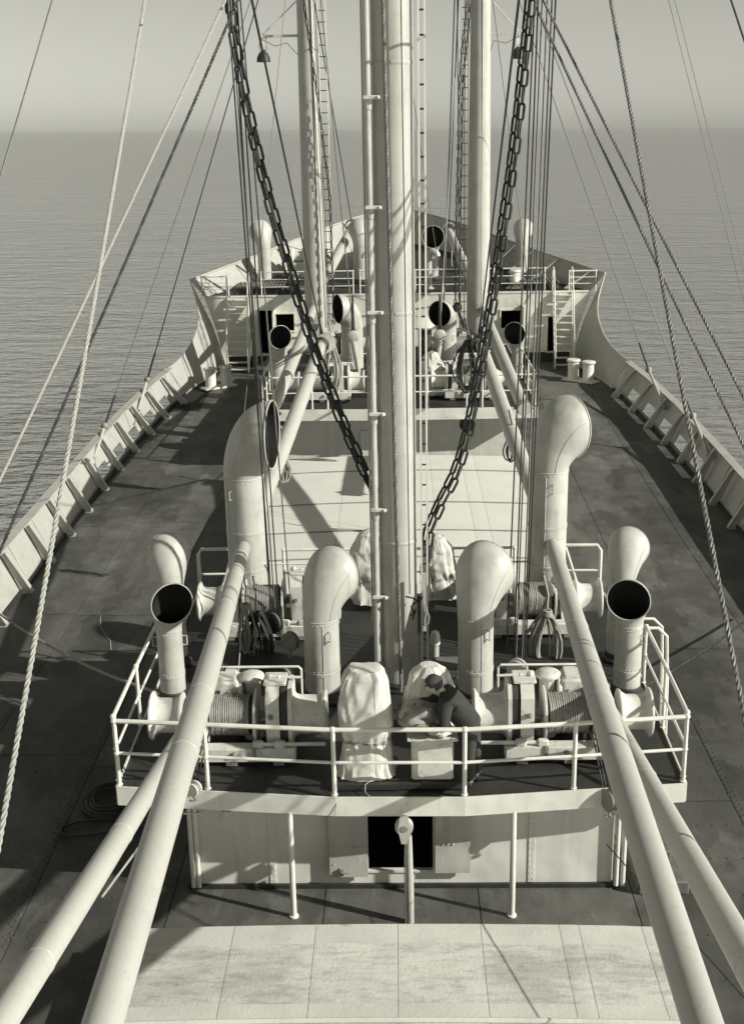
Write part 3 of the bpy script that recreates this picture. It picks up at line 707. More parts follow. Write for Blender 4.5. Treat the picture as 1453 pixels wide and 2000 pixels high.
def vladder(label, a, b_, x0, x1, y, z0, z1, pitch, r=.012, rs=.02, cat='ladder'):
    t = thing('mast_ladder', label, cat, (x0, y, z0))
    for x, w_ in ((x0, .018), (x1, rs)): MB().box((x, y, (z0+z1)/2), (w_*1.6, .05, z1-z0)).build('ladder_rail', 'white_paint', t)
    rg = None; z = z0+.2
    while z < z1:
        if rg is None:
            rg = MB().cyl((x0, y, z), (x1, y, z), r*1.35, 6).build('rung', 'chain_iron', t); zz0 = z
        else:
            o = rg.copy(); COL.objects.link(o); o.parent = t; o.location = (0, 0, z-zz0)
        z += pitch
    return t
vladder('narrow rung ladder fixed to the right side of the central mast', 0, 0, .38, .47, 18.62, Z1+.35, 15.5, .335, .011, .018)
posts = {}
PX, PY = 3.22, 48.5
for s, nm in ((-1, 'left'), (1, 'right')):
    t = thing('kingpost', 'tall tapered %s kingpost on the far mast house' % nm, 'kingpost', (s*PX, PY, Z2)); posts[s] = t
    MB().lathe([(.50, 0), (.50, .06), (.43, .1), (.43, 3), (.41, 8), (.36, 14), (.33, 18)], (s*PX, PY, Z2), n=32).build('post_tube', 'mast_paint', t)
    for z in (2.1, 5.2, 9.4): MB().lathe([(.43-.008*z, -.03), (.444-.008*z, -.02), (.444-.008*z, .02), (.43-.008*z, .03)], (s*PX, PY, Z2+z), n=32, cap=False).build('weld_band', 'mast_paint', t)
    MB().tube([V(s*PX+(.1 if s > 0 else .2), PY-.41, Z2+.3), V(s*PX+(.05 if s > 0 else .2), PY-.36, 18)], .03, 8).build('conduit_pipe', 'buff_paint', t)
    # lamp arm and lamp
    lz = atY(513 if s < 0 else 1012, 71 if s < 0 else 64, PY).z; lx = atY(513, 71, PY).x if s < 0 else atY(1012, 64, PY).x
    MB().box((lerp(s*PX, lx, .5), PY, lz), (abs(lx-s*PX), .09, .09)).build('lamp_arm', 'buff_paint', t)
    MB().tube([V(lx, PY, lz+.05), V(s*(PX+.3), PY, lz+1.25)], .02, 6).build('arm_stay', 'buff_paint', t)
    MB().tube([V(lx+.05*s, PY, lz-.1), V(lx-s*.45, PY, lz-.35), V(lx-s*.9, PY, lz-.25), V(s*(PX+.35), PY, lz-.7)], .012, 6).build('lamp_cable', 'wire_dark', t)
    lt = thing('floodlight', 'hanging bell-shaped cargo lamp on the %s kingpost arm' % nm, 'lamp', (lx, PY, lz-.9))
    q = MB()
    for dx in (-.13, .13): q.box((lx+dx, PY, lz-.28), (.03, .05, .42))
    q.box((lx, PY, lz-.06), (.32, .06, .04)); q.box((lx, PY, lz-.48), (.32, .06, .04)); q.build('hanger', 'buff_paint', lt)
    MB().box((lx, PY, lz-.3), (.16, .14, .2)).build('junction_box', 'white_paint', lt)
    MB().lathe([(.05, 0), (.09, -.04), (.17, -.12), (.24, -.26), (.26, -.42), (.24, -.42), (.22, -.28), (.15, -.14), (.03, -.08)], (lx, PY, lz-.48), n=20, cap=False).build('lamp_shade', 'dark_paint', lt)
    MB().ball((lx, PY, lz-.76), .07, 8).build('bulb', 'white_paint', lt)
vladder('rung ladder beside the left far kingpost', 0, 0, -PX+.42, -PX+.70, PY-.1, Z2+.2, 17.0, .40, .013, .02)
vladder('rung ladder beside the right far kingpost', 0, 0, PX-.70, PX-.46, PY-.1, Z2+.2, 17.0, .40, .013, .02)

# ================================================================== DERRICK BOOMS
def boom(label, a, b_, r0, rm, r1, bands=(), headgear=True, heel=True):
    a, b_ = Vector(a), Vector(b_); t = thing('derrick_boom', label, 'boom', a)
    n = 14; d = (b_-a).normalized(); L_ = (b_-a).length
    pts, rr = [], []
    for i in range(n+1):
        k = i/n; pts.append(a.lerp(b_, k)+V(0, 0, -.05*math.sin(PI*k)))
        rr.append(lerp(r0, rm, min(1, k/.38)**.8) if k < .5 else lerp(rm, r1, max(0, (k-.62)/.38)**1.2))
    MB().tube(pts, rr, 24).build('spar', 'boom_paint', t, ang=50)
    def rad(k): return lerp(r0, rm, min(1, k/.38)**.8) if k < .5 else lerp(rm, r1, max(0, (k-.62)/.38)**1.2)
    for k in bands:
        c = a.lerp(b_, k)+V(0, 0, -.05*math.sin(PI*k)); r_ = rad(k)
        MB().lathe([(r_*.99, -.02), (r_*1.035, -.015), (r_*1.035, .015), (r_*.99, .02)], c, d, 24, cap=False).build('spar_band', 'boom_paint', t)
    if heel:
        q = MB(); sd_ = d.cross(V(0, 0, 1)).normalized()
        for w_ in (-.7, .7): q.box(a-d*.12+sd_*r0*w_, (.34, .03, .18), math.atan2(d.y, d.x))
        q.cyl(a-d*.24-V(0, 0, .2), a-d*.24+V(0, 0, .2), .045, 10); q.cyl(a-d*.24+sd_*.14, a-d*.24-sd_*.14, .03, 8)
        q.build('gooseneck', 'grey_steel', t)
    if headgear:
        q = MB()
        for w_ in (0, .12): q.lathe([(r1*1.02, -.025), (r1*1.22, -.02), (r1*1.22, .02), (r1*1.02, .025)], b_-d*(.18+w_), d, 18)
        for an in range(4):
            v_ = (d.cross(V(0, 0, 1)).normalized()*math.cos(an*PI/2)+V(0, 0, 1)*math.sin(an*PI/2))
            q.ball(b_-d*.2+v_*r1*1.4, .05, 8)
        q.build('head_band', 'grey_steel', t)
    return t
ya = V(-2.92, 21.55, 3.52); yb = V(2.88, 21.55, 3.50)
def through(a, px, py, Y, k):
    p = atY(px, py, Y); return a+(p-a)*k
p1 = atz(214, 1950, 6.0); p2 = atz(1357, 1950, 6.0)
boom('near left boom lying aft over the hatch, nearer the centre', ya, ya+(p1-ya)*1.12, .13, .142, .112, (.05, .16, .28, .53, .64))
boom('near right boom lying aft over the hatch, nearer the centre', yb, yb+(p2-yb)*1.12, .13, .142, .112, (.06, .24, .36, .55))
qa = atz(374, 1408, 2.80); qb = atz(1168, 1350, 2.85)
p1 = atz(150, 1756, 4.45); p2 = atz(1398, 1756, 5.25)
boom('outer left boom crossing under the near left boom, its end on the mast house', qa, qa+(p1-qa)*1.9, .105, .122, .12, (.10, .38, .62, .80), headgear=True, heel=False)
boom('outer right boom passing behind the near right boom, its end on the mast house', qb, qb+(p2-qb)*1.9, .105, .122, .12, (.3, .6, .85), heel=False)
for q_, nm in ((qa, 'left'), (qb, 'right')):
    t = thing('boom_crutch', 'small steel crutch holding the end of the outer %s boom on the mast house' % nm, 'crutch', (q_.x, q_.y+.15, Z1))
    for dx in (-.16, .16): MB().box((q_.x+dx, q_.y+.12, (Z1+q_.z+.05)/2), (.05, .08, q_.z+.05-Z1)).build('upright', 'winch_paint', t)
    MB().box((q_.x, q_.y+.12, q_.z-.17), (.32, .10, .05)).build('saddle', 'winch_paint', t)
FB = {}
for s, hd, fa, tip in ((-1, (629, 668), (612, 603), (688, 442)), (1, (936, 665), (944, 605), (876, 450))):
    nm = 'left' if s < 0 else 'right'
    a = V(s*2.87, 22.45, 3.55); e = atz(*hd, 5.2); FB[s] = e
    boom('%s boom lying forward over the white hatch with lashed rope head' % nm, a, e, .14, .18, .155, (.2, .42, .62, .8))
    a = atY(*fa, PY-.5); e2 = atz(528, 812, 4.1) if s < 0 else atz(1024, 800, 4.1)
    boom('%s far boom running aft from its kingpost beside the lashed boom' % nm, a, a+(e2-a)*1.0, .16, .185, .16, (.12, .5, .8))
    a = V(s*(PX-.1), PY+.6, 4.9); e3 = atY(*tip, 60)
    boom('%s boom pointing forward over the forecastle from its kingpost' % nm, a, e3, .17, .22, .17, (.3, .62))
    FB[('f', s)] = e3

# ================================================================== WINCHES
def coil_drum(mb, c, r, x0, x1, wr, n=18):
    k = int((x1-x0)/(wr*2.05))
    for i in range(k):
        x = x0+wr+i*wr*2.05; rr_ = r+wr*.6+.004*math.sin(i*2.3)
        mb.tube([V(x+.006*math.sin(j), c.y+rr_*math.cos(2*PI*j/n), c.z+rr_*math.sin(2*PI*j/n)) for j in range(n)], wr, 5, closed=True)
def winch(label, s, yc, z0, yd=1, lite=False):
    """s: -1 left / 1 right of the centreline; yd: which way the operator side looks (1 = towards -Y)"""
    t = thing('cargo_winch', label, 'winch', (s*2.3, yc, z0)); za = z0+.58
    def X(x): return s*x
    def YY(y): return yc+yd*y
    C = V(0, yc, za)
    pf = [(.355, 0), (.37, .015), (.37, .035), (.30, .065), (.265, .12), (.265, .36), (.31, .43), (.35, .46), (.35, .48)]
    MB().lathe([(r, z) for r, z in pf], V(X(3.75), yc, za), (-s, 0, 0), 24).build('warping_end', 'winch_paint', t)
    pf = [(.36, 0), (.37, .015), (.365, .04), (.315, .07), (.30, .12), (.30, .40), (.325, .46), (.36, .48), (.36, .50)]
    MB().lathe(pf, V(X(1.10), yc, za), (s, 0, 0), 28).build('warping_end', 'winch_paint', t)
    MB().cyl(V(X(3.75), yc, za), V(X(1.1), yc, za), .06, 10).build('main_shaft', 'grey_steel', t)
    MB().cyl(V(X(2.86), yc, za), V(X(2.16), yc, za), .27, 20).build('drum_barrel', 'dark_paint', t)
    q = MB(); coil_drum(q, C, .285, min(X(2.84), X(2.22)), max(X(2.84), X(2.22)), .016); q.build('wound_wire', 'drum_wire', t)
    for x in (2.88, 2.16): MB().lathe([(.39, -.02), (.41, -.015), (.41, .015), (.39, .02)], V(X(x), yc, za), (1, 0, 0), 28).build('drum_flange', 'winch_paint', t)
    # gear case: tall narrow casing with chamfered top
    pr_ = [(-.34, -.42), (-.40, .05), (-.36, .40), (-.22, .56), (.22, .56), (.38, .38), (.40, -.05), (.34, -.42)]
    MB().prism([V(X(1.98), YY(a), za+b_) for a, b_ in pr_], (s*-.20, 0, 0)).build('gear_case', 'winch_paint', t, ang=20)
    MB().prism([V(X(1.76), YY(a*.94), za+b_*.97) for a, b_ in pr_], (s*-.10, 0, 0)).build('gear_cover', 'dark_paint', t, ang=20)
    MB().prism([V(X(1.655), YY(a*.97), za+b_*.99) for a, b_ in pr_], (s*-.06, 0, 0)).build('gear_cover', 'winch_paint', t, ang=20)
    q = MB(); q.cbox(V(X(1.85), yc, za+.585), (.34, .40, .05), .015); q.cyl(V(X(1.95), yc, za+.63), V(X(1.45), yc, za+.61), .022, 8)
    q.ball(V(X(1.95), yc, za+.64), .05, 8); q.ball(V(X(1.8), yc, za+.62), .035, 8); q.build('lubricator', 'winch_paint', t)
    MB().box(V(X(1.9), YY(-.415), za+.16), (.06, .03, .06)).cyl(V(X(1.9), YY(-.42), za+.16), V(X(1.9), YY(-.47), za+.15), .02, 8).build('inspection_plug', 'grey_steel', t)
    if not lite:
        # brake column with flanged lid
        cc = V(X(2.26), YY(.42), z0)
        MB().lathe([(.16, 0), (.16, .06), (.125, .1), (.13, .95), (.15, 1.0)], cc, n=8).build('brake_column', 'winch_paint', t, ang=20)
        MB().lathe([(.15, .98), (.19, .99), (.195, 1.03), (.18, 1.05), (.10, 1.09), (.001, 1.10)], cc, n=16).build('column_lid', 'winch_paint', t)
        MB().box(cc+V(s*.18, 0, .86), (.12, .12, .2)).build('column_bracket', 'grey_steel', t)
        # motor
        mc = V(X(2.68), YY(.45), z0+.78)
        MB().cbox(mc, (.46, .46, .46), .05).build('motor_case', 'winch_paint', t)
        MB().cbox(mc+V(0, 0, .245), (.36, .36, .05), .02).box(mc+V(-s*.1, -yd*.255, .08), (.03, .02, .03)).build('motor_cover', 'winch_paint', t)
        MB().lathe([(.24, 0), (.25, .02), (.25, .05), (.22, .07)], mc+V(-s*.22, 0, 0), (-s, 0, 0), 20).build('motor_flange', 'winch_paint', t)
        MB().cyl(mc+V(-s*.3, 0, -.05), mc+V(-s*.45, 0, -.05), .10, 12).build('coupling', 'grey_steel', t)
    # bed and lower shaft
    MB().cbox(V(X(2.42), YY(-.42), z0+.17), (1.75, .22, .22), .02).build('bed_beam', 'winch_paint', t)
    MB().cbox(V(X(2.42), YY(.52), z0+.17), (1.75, .22, .22), .02).build('bed_beam', 'winch_paint', t)
    for x in (3.1, 2.5, 1.8):
        MB().box(V(X(x), YY(-.42), z0+.035), (.16, .2, .07)).build('foot', 'grey_steel', t)
        MB().box(V(X(x), YY(.52), z0+.035), (.16, .2, .07)).build('foot', 'grey_steel', t)
    for x in (3.05, 1.78): MB().prism([V(X(x)-.05, YY(-.32), z0+.25), V(X(x)-.05, YY(-.10), za+.12), V(X(x)-.05, YY(.10), za+.12), V(X(x)-.05, YY(.40), z0+.25)], (.10, 0, 0)).build('side_frame', 'winch_paint', t)
    MB().cyl(V(X(2.15), YY(-.47), z0+.33), V(X(1.1), YY(-.47), z0+.33), .03, 10).build('control_shaft', 'winch_paint', t)
    for x in (2.1, 1.78): MB().cbox(V(X(x), YY(-.47), z0+.33), (.16, .1, .1), .02).build('shaft_bearing', 'winch_paint', t)
    MB().ball(V(X(2.45), YY(-.55), z0+.2), .045, 8).box(V(X(2.15), YY(-.53), z0+.2), (.05, .05, .2)).build('valve', 'grey_steel', t)
    # guard bar over the winch
    MB().tube([V(X(1.52), YY(.62), z0+.4), V(X(1.52), YY(.62), z0+1.04), V(X(1.56), YY(.62), z0+1.08), V(X(2.75), YY(.62), z0+1.08), V(X(2.8), YY(.62), z0+1.04), V(X(2.8), YY(.62), z0+.5)], .02, 8).build('guard_bar', 'white_paint', t)
    return t
zw = Z1+.004
winch('near left cargo winch with wound wire drum behind the front railing', -1, 16.55, zw)
winch('near right cargo winch with wound wire drum behind the front railing', 1, 16.55, zw)
winch('left cargo winch at the fore end of near mast house by the ventilator post', -1, 21.2, zw, 1, True)
winch('right cargo winch at the fore end of near mast house by the ventilator post', 1, 21.2, zw, 1, True)
zw2 = Z2+.004
winch('far left cargo winch behind the far mast house railing', -1, 39.9, zw2)
winch('far right cargo winch behind the far mast house railing', 1, 39.9, zw2)
winch('left cargo winch at the foot of the left kingpost', -1, 46.9, zw2, 1)
winch('right cargo winch at the foot of the right kingpost', 1, 46.9, zw2, 1)

# ================================================================== CANVAS COVERS AND CONTROLLERS
def cover(name, label, c, rings, seed, amp=.03, mt='canvas', cat='cover', parent=None, n=96, fine=1.0, sub=14, tie=.33):
    """rings: (z, dx, dy, half width x, half depth y, squareness)"""
    c = Vector(c); out_ = []; m_ = []; zl, zh_ = rings[0][0], rings[-1][0]; zw_ = lerp(zl, zh_, tie)
    for i in range(len(rings)-1):
        for k in range(sub):
            f0 = k/sub; m_.append([lerp(p, q, f0*f0*(3-2*f0)*.5+f0*.5) for p, q in zip(rings[i], rings[i+1])])
    m_.append(rings[-1])
    for (z, dx, dy, hx, hy, sq) in m_:
        r_ = []
        for j in range(n):
            a = 2*PI*j/n; ca, sa = math.cos(a), math.sin(a)
            e = 2/sq; x = math.copysign(abs(ca)**e, ca)*hx; y = math.copysign(abs(sa)**e, sa)*hy
            p = V(dx+x, dy+y, z)
            nv = V(ca, sa, 0)
            f = noise.noise(V(ca*1.5+seed, sa*1.5, z*1.2))*1.0
            f += .8*(1-abs(noise.noise(V(ca*2.2+z*1.2, sa*2.2-z*1.6, seed+z*.8)))*2)*.6
            f += .35*noise.noise(V(x*9*fine, y*9*fine+seed, z*7*fine))
            f += 1.1*(noise.ridged_multi_fractal(V(ca*1.1+seed, sa*1.1+z*.5, z*1.15-ca*.6), 1.0, 2.1, 3, 1.0, 2.0, noise_basis='PERLIN_ORIGINAL')*.5-.6)
            w1 = a*2.2+z*5.5+seed+1.6*noise.noise(V(ca*1.3, sa*1.3+seed, z*1.4)); f += .75*(abs(math.sin(w1))**.5-.7)*(.4+.6*max(0, noise.noise(V(ca+seed, sa, z*1.1))+.3))
            w2 = a*3.1-z*7.0+seed*2+1.8*noise.noise(V(ca*1.1+seed, sa, z*2)); f += .55*(abs(math.sin(w2))**.5-.7)*max(0, noise.noise(V(ca*1.4, sa+seed, z*1.7))+.25)
            g1 = math.exp(-((z-zw_)/.10)**2); g2 = math.exp(-((z-zl)/.13)**2)
            ple = math.sin(a*15+2.2*noise.noise(V(ca*2, sa*2, seed)))+.5*math.sin(a*27+seed)
            p += nv*(-.030*g1+.010*ple*g1+.010*ple*g2+.006*ple*math.exp(-((z-zw_)/.3)**2))*min(1, hx*3.2)
            p += nv*amp*f*min(1, hx*4)+V(0, 0, amp*.5*noise.noise(V(x*5+seed, y*5, z*3)))
            r_.append(c+p)
        out_.append(r_)
    t = thing(name, label, cat, c)
    MB().loft(out_, True).build('canvas', mt, t, ang=50)
    iw = min(range(len(m_)), key=lambda q_: abs(m_[q_][0]-zw_))
    lash = MB()
    for dz in (0, 1): lash.tube([p_+(p_-V(c.x+m_[iw][1], c.y+m_[iw][2], p_.z)).normalized()*.008 for p_ in out_[min(iw+dz, len(out_)-1)]], .011, 5, closed=True)
    lash.build('lashing', 'manila', t)
    for j in (int(n*.62), int(n*.80), int(n*.93)):
        MB().tube([r_[j]+(r_[j]-V(c.x, c.y, r_[j].z)).normalized()*.001 for r_ in out_[1:-sub//2]], .006, 4).build('seam', mt, t)
    MB().tube(out_[1], .012, 5, closed=True).build('hem', mt, t)
    return t
c0 = V(-.49, 15.72, Z1+.01)
cover('canvas_cover', 'tall white canvas cover over equipment behind railing, left of the crewman', c0,
      [(.10, 0, 0, .40, .32, 3), (.18, 0, 0, .37, .30, 3), (.55, .01, 0, .33, .27, 2.8), (.9, 0, 0, .38, .30, 2.6), (1.15, -.02, .02, .38, .30, 3.2), (1.45, -.01, .05, .34, .27, 3.4), (1.60, .0, .06, .29, .24, 3.4), (1.68, .0, .08, .22, .19, 3), (1.70, 0, .08, .03, .03, 2)], 3.7, .032)
MB_ = MB().box((-.49, 15.62, Z1+.05), (.95, .62, .09)).build('equipment_plinth', 'dark_paint', loc=(-.49, 15.62, Z1)); tag(MB_, 'low dark plinth under the tall white canvas cover', 'plinth')
MB_ = MB().box((.46, 15.66, Z1+.05), (.95, .66, .09)).build('equipment_plinth', 'dark_paint', loc=(.46, 15.66, Z1)); tag(MB_, 'low dark plinth under the uncovered white controller box', 'plinth')
for x, y0 in ((-.87, 15.33), (-.62, 15.31)):
    pass
tag(MB().tube([V(-.90, 15.36, Z1+.30), V(-.91, 15.33, Z1+.1), V(-.90, 15.10, Z1+.02), V(-.91, 15.05, Z1-.2)], .006, 5).tube([V(-.42, 15.36, Z1+.14), V(-.5, 15.3, Z1+.1), V(-.50, 15.2, Z1+.04), V(-.44, 15.08, Z1+.05)], .008, 5).build('lashing_cord', 'manila', loc=(-.9, 15.3, Z1)), 'thin loose cords hanging below the tall white canvas cover', 'cord')
t = thing('winch_controller', 'white controller box with flanged lid, the crewman leaning over it', 'controller', (.46, 15.66, Z1+.1))
MB().cbox((.46, 15.64, Z1+.42), (.60, .46, .64), .03).build('case', 'winch_paint', t)
MB().cbox((.46, 15.64, Z1+.755), (.72, .56, .035), .012).build('lid_flange', 'winch_paint', t)
q = MB()
for k in range(4): q.ball((.18+k*.185, 15.385, Z1+.775), .014, 6)
q.build('lid_bolt', 'grey_steel', t)
MB().cbox((.42, 15.98, Z1+.85), (.52, .30, .95), .08).build('control_head', 'winch_paint', t)
cover('canvas_cover', 'white canvas cover half pulled off the controller behind the crewman', (.42, 15.98, Z1+.75),
      [(.0, 0, 0, .40, .24, 2.6), (.25, 0, 0, .40, .25, 2.6), (.55, .02, .0, .36, .24, 2.5), (.78, .02, .02, .26, .2, 2.4), (.88, .02, .03, .12, .12, 2.2), (.89, .02, .03, .02, .02, 2)], 9.1, .04)
# canvas bundle in the crewman's hands, spilling over the box
def rag(label, c, rx, ry, rz, seed, mt):
    c = Vector(c); mb = MB(); n, k = 28, 14; rings = []
    for i in range(k+1):
        a = PI*i/k; r_ = []
        for j in range(n):
            b_ = 2*PI*j/n; d = V(math.sin(a)*math.cos(b_), math.sin(a)*math.sin(b_), -math.cos(a))
            f = 1+.34*noise.noise(d*2.1+V(seed, 0, 0))+.28*(.5-abs(noise.noise(d*3.1+V(0, seed, 0)))*1.6)+.12*noise.noise(d*8)
            r_.append(c+V(d.x*rx*f, d.y*ry*f, d.z*rz*f))
        rings.append(r_)
    return tag(mb.loft(rings).build('canvas_bundle', mt, loc=c, ang=80), label, 'canvas')
rag('grey crumpled canvas bunched in the crewman\'s arms', (.30, 15.62, Z1+1.02), .30, .22, .19, 2.2, 'grey_cloth')
rag('small white canvas fold lying on the controller lid', (.58, 15.50, Z1+.86), .17, .14, .10, 5.4, 'canvas')
cover('canvas_cover', 'canvas covered controller left of the mast at fore end of near mast house', (-.55, 22.3, Z1+.02),
      [(.12, 0, 0, .33, .3, 3), (.4, .02, 0, .36, .3, 2.8), (.9, 0, 0, .40, .32, 2.6), (1.2, 0, 0, .36, .28, 2.4), (1.5, .0, 0, .2, .18, 2.2), (1.6, .02, 0, .06, .06, 2), (1.605, .02, 0, .02, .02, 2)], 13.0, .05)
cover('canvas_cover', 'canvas covered controller right of the mast ladder at fore end of near mast house', (.80, 22.3, Z1+.02),
      [(.22, 0, 0, .36, .3, 3), (.5, 0, 0, .36, .3, 2.8), (.9, -.04, 0, .30, .28, 2.6), (1.2, -.06, 0, .26, .24, 2.4), (1.42, -.06, 0, .14, .14, 2.2), (1.45, -.06, 0, .02, .02, 2)], 17.0, .06)
for x, nm in ((-.55, 'left'), (.80, 'right')):
    cover('canvas_cover', 'pale canvas cover on far mast house just %s of the central mast' % nm, (x+(.35 if x > 0 else 0), 40.2, Z2+.02),
          [(.05, 0, 0, .42, .4, 3), (.5, .02, 0, .40, .36, 2.8), (1.0, 0, 0, .36, .32, 2.6), (1.4, 0, 0, .2, .2, 2.4), (1.5, .0, 0, .03, .03, 2)], 23.0+x, .06)
t = thing('mushroom_vent', 'small white capped pipe with round top right of mast foot', 'vent', (.61, 19.1, Z1))
MB().cyl((.61, 19.1, Z1), (.61, 19.1, Z1+.6), .065, 14).build('pipe', 'buff_paint', t)
MB().lathe([(.07, .58), (.085, .6), (.085, .74), (.06, .82), (.001, .85)], (.61, 19.1, Z1), n=16).build('cap', 'white_paint', t)
t = thing('wooden_bench', 'small wooden step box between the mast and right medium ventilator', 'box', (.83, 18.75, Z1))
MB().box((.83, 18.8, Z1+.36), (.42, .5, .04)).build('top_board', 'wood', t)
MB().box((.83, 18.53, Z1+.31), (.42, .04, .10)).build('front_board', 'white_paint', t)
for x in (.65, 1.01):
    for y in (18.58, 19.0): MB().box((x, y, Z1+.17), (.05, .05, .34)).build('leg', 'white_paint', t)

# ================================================================== CREWMAN
def skinned(name, mt, parent, nodes, edges, sub=2, root=0):
    me = bpy.data.meshes.new(name); base = wl(parent)
    me.from_pydata([Vector(n[0])-base for n in nodes], edges, [])
    o = bpy.data.objects.new(name, me); COL.objects.link(o)
    sk = o.modifiers.new('s', 'SKIN'); sk.use_smooth_shade = True
    for i, n in enumerate(nodes):
        r_ = n[1]; me.skin_vertices[0].data[i].radius = (r_, r_) if not isinstance(r_, tuple) else r_
    me.skin_vertices[0].data[root].use_root = True
    ss = o.modifiers.new('u', 'SUBSURF'); ss.levels = sub; ss.render_levels = sub
    dg = bpy.context.evaluated_depsgraph_get(); m2 = bpy.data.meshes.new_from_object(o.evaluated_get(dg))
    bpy.data.objects.remove(o); m2.materials.clear(); m2.materials.append(M[mt]); m2.name = name
    m2.shade_smooth()
    o = bpy.data.objects.new(name, m2); COL.objects.link(o); o.parent = parent; WL[o.name] = base.copy(); return o
F0 = V(.98, 15.42, Z1-.01)
man = thing('person', 'crewman in dark sweater and trousers bending over the white controller box', 'person', F0)
hip = F0+V(.03, .08, .95); chest = F0+V(-.26, .16, 1.27); neck = F0+V(-.39, .20, 1.40); head = F0+V(-.50, .21, 1.49)
shL = chest+V(-.08, -.15, .03); shR = chest+V(-.05, .22, .06)         # near and far shoulder
elL = F0+V(-.36, -.12, .98); haL = F0+V(-.64, -.03, .99)
elR = F0+V(-.60, .34, 1.20); haR = F0+V(-.88, .12, 1.14)
kn = [F0+V(.0, .0, .49), F0+V(.10, .16, .49)]; an = [F0+V(.03, -.02, .09), F0+V(.13, .20, .09)]; to = [F0+V(-.13, .03, .05), F0+V(-.03, .26, .05)]
hj = [hip+V(-.02, -.09, -.05), hip+V(.03, .10, -.05)]
nodes = [(hip, .10), (hip.lerp(chest, .5), .10), (chest, .11), (neck, .06), (head-V(-.04, 0, .03), .098), (head+V(-.03, 0, .05), .104), (head+V(-.10, -.01, -.03), .062),
         (shL, .07), (elL, .05), (haL+(elL-haL)*.25, .03), (shR, .07), (elR, .05), (haR+(elR-haR)*.25, .03),
         (hj[0], .09), (kn[0], .06), (an[0], .04), (to[0], .025), (hj[1], .09), (kn[1], .06), (an[1], .04), (to[1], .025)]
edges = [(0, 1), (1, 2), (2, 3), (3, 4), (4, 5), (4, 6), (2, 7), (7, 8), (8, 9), (2, 10), (10, 11), (11, 12), (0, 13), (13, 14), (14, 15), (15, 16), (0, 17), (17, 18), (18, 19), (19, 20)]
def hand(nodes, edges, wi, h, d):
    d = d.normalized(); sd_ = d.cross(V(0, 0, 1)).normalized(); i0 = len(nodes)
    nodes.append((h+d*.03, (.035, .018))); edges.append((wi, i0))
    for k, (o_, ln) in enumerate(((-.032, .07), (-.011, .08), (.011, .078), (.032, .06))):
        i = len(nodes); b_ = h+d*.07+sd_*o_
        nodes += [(b_, .011), (b_+d*ln*.5-V(0, 0, .012), .0095), (b_+d*ln*.8-V(0, 0, .045), .008)]; edges += [(i0, i), (i, i+1), (i+1, i+2)]
    i = len(nodes); nodes += [(h+d*.02+sd_*.05, .012), (h+d*.06+sd_*.07-V(0, 0, .02), .010)]; edges += [(i0, i), (i, i+1)]
hand(nodes, edges, 9, haL, haL-elL); hand(nodes, edges, 12, haR, haR-elR)
skinned('body', 'skin', man, nodes, edges)
nd = [(hip+V(.06, -.02, -.10), .205), (hip.lerp(chest, .30), .20), (hip.lerp(chest, .7), .205), (chest, .21), (neck-V(-.03, 0, .03), .085), (shL, .12), (shL.lerp(elL, .5), .10), (elL, .084), (elL.lerp(haL, .75), .058), (shR, .12), (shR.lerp(elR, .5), .10), (elR, .084), (elR.lerp(haR, .75), .058)]
skinned('sweater', 'sweater', man, nd, [(0, 1), (1, 2), (2, 3), (3, 4), (3, 5), (5, 6), (6, 7), (7, 8), (3, 9), (9, 10), (10, 11), (11, 12)])
nd = [(hip.lerp(chest, .35), .15), (hip, .17)]; ed = [(0, 1)]
for k in (0, 1):
    i = len(nd); nd += [(hj[k], .125), (kn[k].lerp(hj[k], .5), .105), (kn[k], .085), (kn[k].lerp(an[k], .5), .082), (an[k]+V(0, 0, .02), .085)]; ed += [(1, i), (i, i+1), (i+1, i+2), (i+2, i+3), (i+3, i+4)]
skinned('trousers', 'trousers', man, nd, ed)
for k in (0, 1): skinned('shoe', 'shoe', man, [(an[k]-V(-.03, 0, .02), .085), (an[k].lerp(to[k], .5)-V(0, 0, .01), (.075, .07)), (to[k]+V(-.03, 0, .01), (.07, .06))], [(0, 1), (1, 2)])
hr = MB(); n = 16; rings = []
for i in range(9):
    a = PI*.62*i/8; rings.append([head+V(.005, 0, .045)+Matrix.Rotation(R(28), 3, 'Y') @ V(.132*math.sin(a)*math.cos(2*PI*j/n), .118*math.sin(a)*math.sin(2*PI*j/n), .13*math.cos(a)+.006*math.sin(7*j+i)) for j in range(n)])
hr.loft(rings, True).build('hair', 'hair', man, ang=80)
for dy in (-.105, .105): MB().ball(head+V(-.01, dy, -.005), .032, 8).build('ear', 'skin', man)
q = MB()
for dy in (-.035, .035): q.ball(head+V(-.100, dy, .02), .012, 8)
q.build('eye', 'hair', man)
MB().ball(head+V(-.128, 0, -.01), .02, 8).build('nose', 'skin', man)
MB().box(head+V(-.125, 0, -.055), (.012, .045, .01)).build('mouth', 'hair', man)

